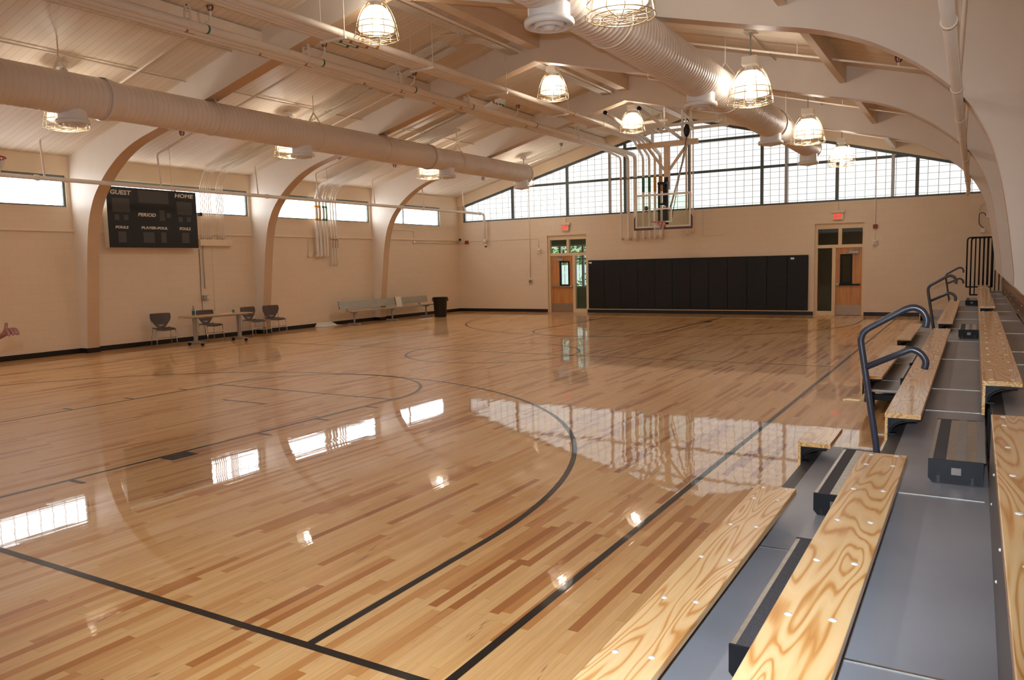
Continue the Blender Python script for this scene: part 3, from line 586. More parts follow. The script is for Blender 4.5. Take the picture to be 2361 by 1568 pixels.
# ------------------------------------------------------------------ overhead pipes
def pipe(name, pts, r, label, group, mat='pipe', rad=.18, seg=10):
    o = thing(name, label, 'pipe' if 'pipe' in name else 'conduit', pts[0], 0, group); MB().tube(rnd(pts, rad), r, seg).build('pipe_run' if 'pipe' in name else 'conduit_run', M[mat], o); return o
def band(o, p, axis, r, mat, strip=0, w=.05):
    b = MB(); d = Vector(axis).normalized(); p = Vector(p); b.tube([p-d*w/2, p+d*w/2], r+.003, 14)
    if strip: b.bar(p+Vector((0,0,-r-.001)), p+Vector((0,0,-r-.001))+d*strip, .016, .004)
    b.build('colour_band', M[mat], o)
YW = YF-.16
zA = sum(at_x(px,py,-10.6).z for px, py in ((440,62),(720,142),(1100,243)))/3
def drop(xw, z, zb=2.66): return [(xw, YW, z), (xw, YW, zb), (xw, YF-.01, zb-.01)]
for i, (x, r, pxw, lab) in enumerate([(-10.6,.068,1465,'thick cream pipe on clevis hangers, the uppermost of three overhead'), (-10.79,.052,1449,'medium cream pipe slung between the thick clevis pipe and the thin one'), (-10.95,.036,1432,'thin cream pipe, lowest of the three beside the clevis hangers')]):
    z = zA-(0,.02,.03)[i]; xw = at_y(pxw,470,YW).x
    o = pipe('overhead_pipe', [(x,YB+.3,z),(x,24.9,z),(xw,YW,z-.12)]+drop(xw,z-.12)[1:], r, lab, 'pipes hung on clevis hangers')
    for px, py in ((477,65),(742,138),(955,200),(1088,240),(1235,280)) if i < 2 else ((0,0),(680,143),(905,205),(1055,243)):
        if px: band(o, (x, at_x(px,py,-10.6).y-i*.25, z), (0,1,0), r, ('grn','org','org')[i], .0 if i == 0 else .16, .035)
    band(o, (xw, YW, 4.75), (0,0,1), r, ('grn','org','org')[i], 0, .05)
    if i == 0:
        for px, py in ((432,33),(705,110),(918,170),(1075,212),(1330,288)):
            y = at_x(px,py,-10.6).y; cb = MB(); cb.tube([(x,y,roof(x)-.02),(x,y,z+.30)], .008, 6)
            for s in (-1,1): cb.bar((x+s*.075,y,z+.02), (x+s*.06,y,z+.22), .012, .05); cb.bar((x+s*.06,y,z+.22), (x,y,z+.30), .012, .05)
            cb.bar((x-.06,y,z+.19), (x+.06,y,z+.19), .014); cb.tube([(x+(r+.008)*math.cos(a), y, z+(r+.008)*math.sin(a)) for a in [2*PI*k/20 for k in range(20)]], .012, 6, 0, True); cb.build('clevis_hanger', M['pipe'], o)
zB = sum(at_x(px,py,-9.4).z for px, py in ((545,0),(800,76),(1160,205)))/3
for i, (x, r, pxw, col, lab) in enumerate([(-9.4,.062,1523,'yel','thick cream pipe on the trapeze bars, closest to the ridge, yellow banded'), (-9.53,.044,1510,'org','cream trapeze pipe next to the thick one, orange banded'), (-9.65,.044,1497,'grn','third cream trapeze pipe from the ridge, green banded'), (-9.77,.044,1483,'grn','outermost cream trapeze pipe, green banded, closest to the clevis pipes')]):
    z = zB-.062+r; xw = at_y(pxw,400,YW).x
    o = pipe('overhead_pipe', [(x,YB+.3,z),(x,24.6,z),(xw,YW,z-.35)]+drop(xw,z-.35)[1:], r, lab, 'pipes carried on trapeze bars')
    ya = at_x(820,100,-9.5).y+.0-i*.12; bb = MB(); band(o, (x,ya,z), (0,1,0), r, col, .42, .06); band(o, (x,ya+.42,z), (0,1,0), r, col, 0, .06)
    yb = at_x(1300,262,-9.5).y+.35-i*.1; band(o, (x,yb,z), (0,1,0), r, 'yel' if i < 2 else 'grn', .3, .05); band(o, (xw,YW,4.5), (0,0,1), r+.004, ('org','yel','grn','grn')[i], 0, .52)
TY = []
for px, py, lab in ((462,-4,'white trapeze bar at the top edge under the four pipes, before the first clevis'), (797,80,'white trapeze bar beside the largest ridge pendant'), (1000,143,'white trapeze bar in the middle of the pipe run, above the banded pipes'), (1170,207,'white trapeze bar between the clevis pipe and the ridge pendant'), (1312,257,'white trapeze bar under the middle ridge pendant'), (1395,288,'small trapeze bar closest to the gable window')):
    y = at_x(px,py,-9.3).y; t = thing('pipe_trapeze', lab, 'bracket', (-9.55,y,zB-.1), 0, 'trapeze bars under the pipes')
    MB().box(-9.88,-9.30,y-.02,y+.02,zB-.105,zB-.0625).build('strut_bar', M['pipew'], t)
    for x in (-9.86,-9.325): MB().tube([(x,y,zB-.13),(x,y,roof(x)-.01)], .007, 6).build('hanger_rod', M['pipe'], t)
# wall drop pipes to the other side of the basketball frame
for px, zb in ((1582,2.72),(1591,2.78),(1597,2.8)):
    x = at_y(px,420,YW).x; pipe('wall_pipe', [(x,24.2,roof(x)-.25),(x,YW+.04,roof(x)-.45),(x,YW+.04,zb),(x,YF-.01,zb)], .028 if px == 1582 else .02, 'slim cream pipe dropping past the edge of the backboard toward the door with EXIT sign', 'slim pipes beside the backboard')
# ridge conduits
zC = at_x(1118,82,-8.98).z; pipe('ridge_pipe', [(-8.98,YB+.3,zC),(-8.98,22.6,zC),(-8.7,24.2,zC-.1)], .036, 'cream main pipe running just below the ridge beam', None)
for k in range(5):
    x = -9.08-.052*k; yk = 14.05-.05*k; y2 = 14.42+.05*k
    o = pipe('ridge_conduit', [(x,8.2,roof(x)-.02),(x,8.2,zC-.03),(x,yk,zC-.03),(x-.5,yk+.02,roof(x-.5)-.075)], .0125, 'thin cream conduit in the bundle beside the ridge pipe', 'thin conduits along the ridge', rad=.12, seg=6)
    o = pipe('ridge_conduit', [(x-.5,y2+.02,roof(x-.5)-.075),(x,y2,zC-.03),(x,21.2,zC-.03)], .0125, 'thin cream conduit in the bundle beyond the bend, beside the ridge pipe', 'thin conduits beyond the ridge bend', rad=.16, seg=6)
def slope_run(y, r, x0, xw, zb, label, group, name='slope_conduit', off=.07, rad=.14, mat='pipe'):
    return pipe(name, [(x0,y,roof(x0)-off),(xw+.3,y,roof(xw+.3)-off),(xw+.07,y,ZWT-.02),(xw+.07,y,zb),(XL-.003,y,zb-.05)], r, label, group, mat, rad, 8)
for k in range(6): slope_run(at_x(463+k*4.6,480,XL+.07).y, .0125, -10.0, XL, 2.77, 'thin conduit in the wider bundle dropping past the window beside the scoreboard', 'conduits beside the scoreboard')
for k in range(5): slope_run(at_x(499.5+k*3.7,480,XL+.07).y, .0125, -10.0, XL, 2.77, 'thin conduit in the bundle of five dropping past the scoreboard window', 'five conduits past the scoreboard window')
for k, (px, r, col, lab) in enumerate([(729,.05,'yel','thick cream wall pipe with yellow bands, first beside the long bench window'), (736.5,.05,'yel','thick cream wall pipe with yellow bands, next to the green banded pipes'), (745.5,.035,'grn','slimmer cream wall pipe with green bands, next to the yellow banded pipes'), (752,.035,'grn','slimmer cream wall pipe with green bands, beside the three plain pipes')]):
    y = at_x(px,500,XL+.12).y; o = slope_run(y, r, -10.9-.1*k, XL+.05, 2.28, lab, 'colour banded wall pipes', 'wall_pipe', .16, .2, 'pipew')
    for z in (3.40, 3.80): band(o, (XL+.12,y,z), (0,0,1), r+.006, col, 0, .06)
    s = MB(); s.box(XL+.12+r-.002,XL+.12+r+.006,y-.012,y+.025,3.4,3.8); s.build('colour_band', M[col], o)
    xm = at_y(1080,300,y).x if False else -11.75; zz = roof(xm)-.16
    band(o, (xm+.55*0,y,zz), (1,0,SL), r, 'org' if k < 2 else 'grn', 0, .05); band(o, (xm+.5,y,zz+.5*SL), (1,0,SL), r, 'org' if k < 2 else 'grn', 0, .05)
    e = MB(); e.tube([(XL+.12,y,2.30),(XL+.12,y,2.25),(XL+.005,y,2.245)], r, 8); e.build('wall_elbow', M['pipew'], o)
for k, px in enumerate((762.5,768.5,774.5)):
    y = at_x(px,510,XL+.09).y; o = slope_run(y, .024, -13.0, XL+.02, 1.98, 'slim cream wall pipe with brown bands beside the green banded pair', 'three slim wall pipes', 'wall_pipe', .12, .16, 'pipew')
    band(o, (XL+.09,y,2.78), (0,0,1), .026, 'org', 0, .03); MB().box(XL+.112,XL+.12,y+.01,y+.03,2.5,2.78).build('colour_band', M['org'], o)
# ------------------------------------------------------------------ sprinkler mains and branch lines
zS = sum(at_x(px,py,-16.72).z for px, py in ((0,404),(300,427),(900,475.5),(1053,487.5)))/4
ye = at_x(1108,491,-16.72).y
ye = min(ye, YF-.2)
sm = thing('sprinkler_main', 'cream sprinkler main running in front of the scoreboard and clerestory, ending at the corner', 'pipe', (-16.72, 10, zS))
pe = at_y(1112,566,YF-.09)
MB().tube(rnd([(-16.72,YB+.2,zS),(-16.72,YF-.14,zS),(-16.72,YF-.14,2.78)], .14), .046, 12).build('pipe_run', M['pipew'], sm)
for y in (9.1,15.2,21.1,YF-.5): MB().tube([(-16.72,y,zS),(-16.72,y+.08,zS)], .062, 12).build('pipe_coupling', M['pipew'], sm)
fm = MB()
fm.tube([(-16.72,YF-.14,2.86),(-16.72,YF-.14,2.70)], .065, 12); fm.tube([(-16.72,YF-.14,2.74),(-16.72,YF-.005,2.74)], .055, 10); fm.tube([(-16.72,YF-.14,2.72),(-16.66,YF-.16,2.56)], .03, 8); fm.build('pipe_fitting', M['pipew'], sm)
MB().tube([(-16.70,YF-.16,2.57),(-16.62,YF-.17,2.57)], .03, 8).build('valve_wheel', M['blk'], sm)
for y in (7.2,12.3,17.6,22.3): MB().tube([(-16.72,y,zS+.04),(-16.72,y,roof(-16.72)-.01)], .006, 5).tube([(-16.72+.055*math.cos(a),y,zS+.055*math.sin(a)) for a in [2*PI*k/16 for k in range(16)]], .007, 5, 0, True).build('hanger_ring', M['pipe'], sm)
smr = thing('sprinkler_main', 'thick cream sprinkler main running overhead across the faces of the tall arches', 'pipe', (-.42, 10, 3.9))
p0, p1 = at_y(2214,100,9.6), at_y(2222,405,24.0); kr_ = (p0.x/(p0.z-CH)+p1.x/(p1.z-CH))/2; zr_ = 3.60; xr_ = kr_*(zr_-CH)
MB().tube(rnd([(xr_,YB+.2,zr_),(xr_,25.2,zr_),(xr_-.02,25.6,zr_-.1)], .1), .052, 14).build('pipe_run', M['pipew'], smr)
for y in (7.0,9.8,12.0,17.0,22.2): fr = MB(); fr.tube([(xr_,y,zr_),(xr_,y+.05,zr_)], .062, 14); fr.tube([(xr_,y,zr_+.05),(xr_+.06,y,roof(xr_)-.02)], .006, 5); fr.build('pipe_coupling', M['pipe'], smr)
def sprinkler(o, p):
    hd = MB(); x, y, z = p; hd.tube([(x,y,z),(x,y,z+.10)], .02, 8); hd.lathe([(.012,.10),(.02,.13),(.035,.145),(0,.15)], (x,y,z), 10); h = hd.build('sprinkler_head', M['pipew'], o)
    g = MB()
    for k in range(4): a = PI*k/4; g.tube([(x+.055*math.cos(a)*c_, y+.055*math.sin(a)*c_, z+.15+.075*s_) for c_, s_ in [(math.cos(q), math.sin(q)) for q in [2*PI*j/12 for j in range(12)]]], .0055, 5, 0, True)
    g.tube([(x+.055*math.cos(a), y+.055*math.sin(a), z+.15) for a in [2*PI*j/14 for j in range(14)]], .0055, 5, 0, True)
    g.build('head_guard', M['sprk'], h)
YBR = [at_x(px,py,-16.72).y for px, py in ((103,408),(372,430),(595,446),(735,455),(864,468),(978,478),(1071,486))]
LB = ['over the bay with the red near rim', 'over the scoreboard', 'beside the scoreboard conduits', 'beside the yellow banded wall pipes', 'at the third arch', 'over the last clerestory window', 'against the gable rafter']
for i, y in enumerate(YBR):
    y = min(y, YF-.35); zt = lambda x: roof(x)-.24; x1 = -11.35 if i < 6 else -12.6
    o = thing('sprinkler_branch', 'sprinkler branch rising from the main '+LB[i], 'pipe', (-16.72,y,zS), 0, 'sprinkler branches over the scoreboard side')
    MB().tube(rnd([(-16.72,y,zS+.05),(-16.80,y,zt(-16.80)),(x1,y,zt(x1)),(x1+.02,y,zt(x1)+.10)], .07), .020, 8).build('pipe_run', M['pipe'], o)
    sprinkler(o, (x1+.02,y,zt(x1)+.08)); sprinkler(o, (-15.85,y,zt(-15.85)))
    MB().tube([(-14.6,y,zt(-14.6)),(-14.6,y,roof(-14.6))], .006, 5).build('hanger_rod', M['pipe'], o)
LR = ['at the top edge over the near end', 'in front of the tallest arch', 'just past the tallest arch', 'in front of the second arch', 'past the second arch', 'in front of the third arch', 'over the gable window']
for i, y in enumerate((9.35, 11.9, 14.2, 17.2, 19.4, 22.4, 24.8)):
    zt = lambda x: roof(x)-.24; x1 = -7.3
    o = thing('sprinkler_branch', 'bleacher side sprinkler branch '+LR[i], 'pipe', (xr_,y,zr_), 0, 'sprinkler branches over the bleachers')
    MB().tube(rnd([(xr_+.03,y,zr_+.07),(xr_+.07,y,zt(xr_)),(x1,y,zt(x1)),(x1-.02,y,zt(x1)+.10)], .07), .020, 8).build('pipe_run', M['pipe'], o)
    sprinkler(o, (x1-.02,y,zt(x1)+.08)); sprinkler(o, (-1.15,y,zt(-1.15)))
    rb = MB()
    for x in (-2.7,-5.9): rb.tube([(x,y,zt(x)),(x,y,roof(x))], .006, 5)
    rb.build('hanger_rod', M['pipe'], o)
# lighting conduits along the deck
for x, lab in ((-13.75,'slim lighting conduit along the ceiling planks above the scoreboard side duct'), (-12.35,'slim conduit along the ceiling planks closer to the clevis pipes'), (-3.4,'slim lighting conduit along the ceiling planks over the bleacher side')):
    for k in range(5): pipe('ceiling_conduit', [(x,(RIB[k-1]+RH+.05 if k else YB+.2),roof(x)-.05),(x,RIB[k]-RH-.02,roof(x)-.05)], .016, lab, lab, seg=6)
# ------------------------------------------------------------------ scoreboard
SBX = XL+.24
def sx(px, py): p = at_x(px,py,SBX); return p.y, p.z
y0, z1 = sx(243.5,430); y1, z0 = sx(458.3,571.5)
z1 = (z1+sx(454,443)[1])/2; z0 = (z0+sx(247,571)[1])/2
sb = thing('scoreboard', 'black scoreboard with GUEST and HOME lettering hung on the block wall', 'scoreboard', (SBX,(y0+y1)/2,z0))
MB().box(XL+.05,SBX-.012,y0,y1,z0,z1,1).box(SBX-.012,SBX,y0,y1,z0,z1,0).build('cabinet', [M['scb'], M['pipe']], sb)
def sbrect(px0, py0, px1, py1, name='digit_panel', mat='scd', d=.004):
    ya, za = sx(px0/3.336, 380+py0/3.336); yb, zb = sx(px1/3.336, 380+py1/3.336); MB().box(SBX,SBX+d,min(ya,yb),max(ya,yb),min(za,zb),max(za,zb)).build(name, M[mat], sb); return (ya+yb)/2, (za+zb)/2, abs(yb-ya), abs(za-zb)
for r in ((857,252,1000,365),(1058,195,1298,305),(1355,283,1478,388),(878,381,918,424),(949,384,989,424),(1372,401,1406,441),(1434,403,1469,441),(1224,348,1270,432),(1281,373,1314,410),(908,512,975,598),(1101,517,1192,600),(1238,519,1283,600),(1398,522,1458,602)): sbrect(*r)
for txt, r in (('GUEST',(838,184,1014,238)),('HOME',(1336,218,1490,265)),('PERIOD',(1056,366,1204,404)),('FOULS',(884,466,992,493)),('PLAYER-FOUL',(1080,471,1296,501)),('FOULS',(1376,478,1470,507))):
    cy, cz, w, hh = sbrect(*r, 'label_plate', 'scl', .003)
    t = text_mesh(txt, 1.0, M['scw'], 'lettering', sb, (SBX+.005,cy,cz), AX_X, .0, .16, .03)
    xs_ = [v.co.y for v in t.data.vertices]; zs_ = [v.co.z for v in t.data.vertices]; wy, wz = max(xs_)-min(xs_), max(zs_)-min(zs_); my, mz = (max(xs_)+min(xs_))/2, (max(zs_)+min(zs_))/2
    ty, tz = cy-abs_loc(sb).y, cz-abs_loc(sb).z
    for v in t.data.vertices: v.co.y = ty+(v.co.y-my)*w*.94/wy; v.co.z = tz+(v.co.z-mz)*hh*.86/wz
# wall boxes, trays and cables near the scoreboard
def box_thing(name, label, cat, c, size, mat, bevel=.006, group=None):
    t = thing(name, label, cat, c, 0, group); MB().obox(c, size).build(name.split('_')[-1]+'_case', M[mat], t, bevel=bevel); return t
pa, pb = at_x(457,541,XL+.05), at_x(532,552,XL+.05)
box_thing('cable_tray', 'cream wall tray where the conduits end beside the scoreboard', 'tray', (XL+.062,(pa.y+pb.y)/2,2.62), (.12,pb.y-pa.y,.17), 'cream')
pipe('flex_conduit', [(XL-.003,at_x(468,560,XL+.03).y,2.52),(XL+.03,at_x(468,560,XL+.03).y,2.53),(XL+.03,at_x(468,590,XL+.03).y,2.3),(XL+.03,at_x(474,683,XL+.03).y,1.38)], .013, 'grey flexible conduit from the tray down to the grey outlet box', None, 'grey', .1, 6)
p = at_x(475,686,XL+.04); ob = box_thing('outlet_box', 'grey outlet box on the block wall above the table', 'outlet', (XL+.035,p.y,p.z), (.07,.17,.13), 'grey'); MB().box(XL+.07,XL+.075,p.y+.02,p.y+.07,p.z-.04,p.z+.04).build('outlet_face', M['alarm'], ob)
pipe('hanging_cable', [(XL+.02,at_x(459,580,XL+.02).y,2.45),(XL+.015,at_x(463,640,XL+.02).y,1.8),(XL+.02,at_x(465,700,XL+.02).y,1.3),(XL+.05,at_x(466,727,XL+.02).y,.9),(XL+.2,at_x(462,760,XL+.02).y,.5),(XL+.5,at_x(464,775,XL+.3).y,.12)], .007, 'thin dark cable hanging from the scoreboard down behind the table', None, 'blk', .2, 6)
pipe('wall_conduit', [(XL+.014,at_x(489,560,XL+.02).y,2.5),(XL+.014,at_x(495,690,XL+.02).y,1.3),(XL+.014,at_x(496,715,XL+.02).y,.75)], .006, 'thin cream wire running down the wall from the tray to the table', None, 'pipe', .1, 6)
p = at_x(461,494,XL+.08); cm_ = box_thing('wall_camera', 'small dark camera beside the scoreboard edge at the window sill', 'camera', (XL+.08,p.y,p.z), (.1,.08,.09), 'blk')
p = at_x(714,587,XL+.04); box_thing('wall_sensor', 'small white device at the end of a conduit below the banded pipes', 'sensor', (XL+.035,p.y+.02,p.z), (.06,.14,.15), 'alarm')
ya, yb = at_x(628,546,XL).y, at_x(711,580,XL).y; zz = at_x(660,546,XL).z
pipe('wall_conduit', [(XL+.014,RIB[3]+RH+.35,zz),(XL+.014,yb,zz),(XL+.014,yb,at_x(711,582,XL).z)], .014, 'cream conduit bending down to the small white device', None, 'pipe', .12, 6)
p = at_x(622,578,XL+.05); box_thing('wall_sensor', 'slim white device on the wall just past the second arch', 'sensor', (XL+.08,RIB[3]+RH+.12,p.z+.12), (.06,.07,.42), 'alarm')
zc1, zc2 = at_x(900,530,XL).z, at_x(950,551,XL).z; y1_ = at_x(953,532,XL).y
pipe('wall_conduit', [(XL+.014,RIB[4]+RH,zc1),(XL+.014,y1_,zc1),(XL+.014,y1_,at_x(954,560,XL).z)], .014, 'cream conduit bending down below the last clerestory window', None, 'pipe', .12, 6)
pipe('wall_conduit', [(XL+.014,RIB[4]+RH,zc2),(XL+.014,at_x(1035,556,XL).y,zc2),(XL+.014,at_x(1048,561,XL).y,zc2-.1),(XL+.014,YF-.05,zc2-.1)], .012, 'long cream conduit running along the wall into the corner', None, 'pipe', .06, 6)
pipe('wall_conduit', [(XL+.02,y1_+.06,zc2-.13),(XL+.02,YF-.05,zc2-.15)], .016, 'lower cream conduit from the round box into the corner', None, 'pipe', .06, 6)
rbx = thing('round_box', 'round cream conduit box below the last clerestory window', 'box', (XL+.02,y1_,zc2-.13)); MB().lathe([(0,0),(.06,0),(.06,.05),(0,.055)], (XL-.004,y1_,zc2-.13), 16, 0, 'x').build('box_case', M['pipe'], rbx)
# ------------------------------------------------------------------ end wall fittings
px0, px1 = at_y(1357,660,YF-.06).x, at_y(1863,660,YF-.06).x; zt = (at_y(1357,600,YF-.06).z+at_y(1862,588,YF-.06).z)/2
n = 12; w = (px1-px0)/n; pp = None
for i in range(n):
    if pp is None:
        pp = thing('wall_pad', 'black vinyl wall pad in the row between the two doors', 'wall pad', (px0,YF-.03,.15), 0, 'black wall pads between the doors')
        MB().box(.003,w-.003,-.05,.029,.003,zt-.15).build('pad_cover', M['black'], pp, False, bevel=.014)
    else: copy_tree(pp, (px0+w*i,YF-.03,.15))
for px, py, lab in ((1361,606,'small white tag on the upper corner of the first wall pad by the garden door'), (1827,596,'small white tag on the wall pads close to the hall door')):
    p = at_y(px,py,YF-.081); t = thing('pad_tag', lab, 'tag', p); MB().box(-.055,.055,-.002,.002,-.03,.03).build('tag_card', M['paper'], t, False)
for px, py, pd, lab in ((1302,526,1303,'lit red EXIT sign above the garden lobby door'), (1932,499,1932,'lit red EXIT sign above the hall door')):
    p = at_y(px,py,YF-.1); t = thing('exit_sign', lab, 'sign', (p.x,YF-.05,p.z), 0, 'exit signs')
    MB().box(-.15,.15,-.03,.03,-.10,.10).build('sign_case', M['signw'], t, False, bevel=.008); MB().box(-.2,.2,-.04,.05,.11,.20).build('sign_canopy', M['signw'], t, False, bevel=.01)
    tm = text_mesh('EXIT', .19, M['exitred'], 'exit_lettering', t, (0,-.031,-.003), AX_Y, .002, 0, .006, .62, False)
    MB().tube([(0,.03,.2),(0,.03,ZSF-p.z)], .012, 6).build('feed_conduit', M['pipe'], t, False)
x = at_y(1222,560,YF).x; zb = at_y(1224,640,YF).z
pipe('wall_conduit', [(x,YF-.02,roof(x)-HB-.05),(x,YF-.02,zb)], .014, 'upright cream conduit crossing the gable window down to the wall switch', None, 'pipe', .1, 6)
p = at_y(1223,649,YF-.03); sw = box_thing('switch_box', 'small metal switch box low on the end wall under the upright conduit', 'switch', (p.x,YF-.03,p.z), (.12,.06,.13), 'grey'); MB().box(p.x-.02,p.x+.02,YF-.064,YF-.06,p.z-.03,p.z+.03).build('switch_toggle', M['blk'], sw)
z1 = at_y(1100,556,YF).z; x1, x2 = at_y(1066,556,YF).x, at_y(1242,560,YF).x
pipe('wall_conduit', [(x1,YF-.016,z1-.08),(x1+.5,YF-.016,z1),(x2,YF-.016,z1+.0),(x2,YF-.016,z1-.33)], .012, 'cream conduit running level across the end wall from the alarm to the strobe', None, 'pipe', .12, 6)
p = at_y(1076,559,YF-.04); box_thing('fire_alarm', 'small red alarm box on the end wall close to the corner', 'alarm', (p.x,YF-.04,p.z), (.14,.08,.13), 'redbox')
p = at_y(1243,579,YF-.05); st = box_thing('alarm_strobe', 'off-white strobe at the end of the level conduit beside the garden door', 'alarm', (p.x,YF-.045,p.z), (.13,.1,.15), 'alarm'); MB().ball((p.x,YF-.1,p.z+.02), (.045,.03,.045)).build('strobe_lens', M['pipew'], st)
p = at_y(1060,553,YF-.12); cc = thing('security_camera', 'white security camera with a dark lens in the wall corner', 'camera', (p.x,YF-.12,p.z)); MB().bar((p.x-.02,YF,p.z-.07),(p.x,YF-.12,p.z-.02),.04).build('camera_arm', M['pipew'], cc); MB().tube([(p.x-.05,YF-.06,p.z+.0),(p.x+.06,YF-.2,p.z)], .06, 14).build('camera_body', M['pipew'], cc); MB().ball((p.x+.062,YF-.203,p.z), .05, 12, 8).build('camera_lens', M['blk'], cc)
x = at_y(2018,540,YF).x; p = at_y(2018,522,YF-.04); pz2 = at_y(2018,558,YF-.04).z
pipe('wall_conduit', [(x,YF-.016,roof(x)-HB-.05),(x,YF-.016,p.z)], .012, 'thin upright conduit above the red alarm beside the hall door', None, 'pipe', .1, 6)
pipe('wall_conduit', [(x,YF-.016,p.z),(x,YF-.016,pz2)], .010, 'short conduit between the red alarm and the strobe beside the hall door', None, 'pipe', .1, 6)
box_thing('fire_alarm', 'small red alarm box high on the end wall beside the hall door', 'alarm', (x,YF-.04,p.z), (.12,.08,.12), 'redbox')
st = box_thing('alarm_strobe', 'off-white strobe below the red alarm beside the hall door', 'alarm', (x,YF-.045,pz2), (.14,.1,.13), 'alarm'); MB().ball((x,YF-.1,pz2+.01), (.05,.03,.045)).build('strobe_lens', M['pipew'], st)
p = at_y(2283,497,YF-.1); el = thing('emergency_light', 'white emergency light unit on the end wall near the arch leg', 'light', (p.x,YF-.08,p.z)); MB().box(p.x-.1,p.x+.09,YF-.13,YF,p.z-.07,p.z+.06).build('light_case', M['pipew'], el, bevel=.015); MB().box(p.x-.07,p.x+.07,YF-.09,YF-.02,p.z+.08,p.z+.13).build('light_head', M['pipew'], el, bevel=.01)
q = at_y(2266,531,YF-.04); bx = box_thing('junction_box', 'small white box hung by a cable under the emergency light', 'box', (q.x,YF-.04,q.z), (.11,.08,.12), 'pipew')
pipe('looped_cable', [(p.x-.1,YF-.05,p.z),(p.x-.15,YF-.05,p.z+.1),(p.x-.27,YF-.05,p.z+.08),(p.x-.27,YF-.05,q.z+.18),(q.x+.02,YF-.04,q.z+.06)], .011, 'dark cable looping from the emergency light to the small white box', None, 'blk', .09, 6)
pipe('looped_cable', [(p.x-.27,YF-.03,p.z+.12),(p.x-.24,YF-.03,p.z+.34),(p.x+.15,YF-.03,p.z+.37)], .009, 'beige wire curving along the wall above the emergency light', None, 'soffit', .14, 6)
a0, a1 = at_y(1620,536,YF), at_y(1668,541,YF); pipe('wall_conduit', [(a0.x,YF-.014,ZSF),(a0.x,YF-.014,a1.z),(a1.x,YF-.014,a1.z)], .011, 'cream conduit bending level beside the backboard toward the hall door', None, 'pipe', .1, 6)
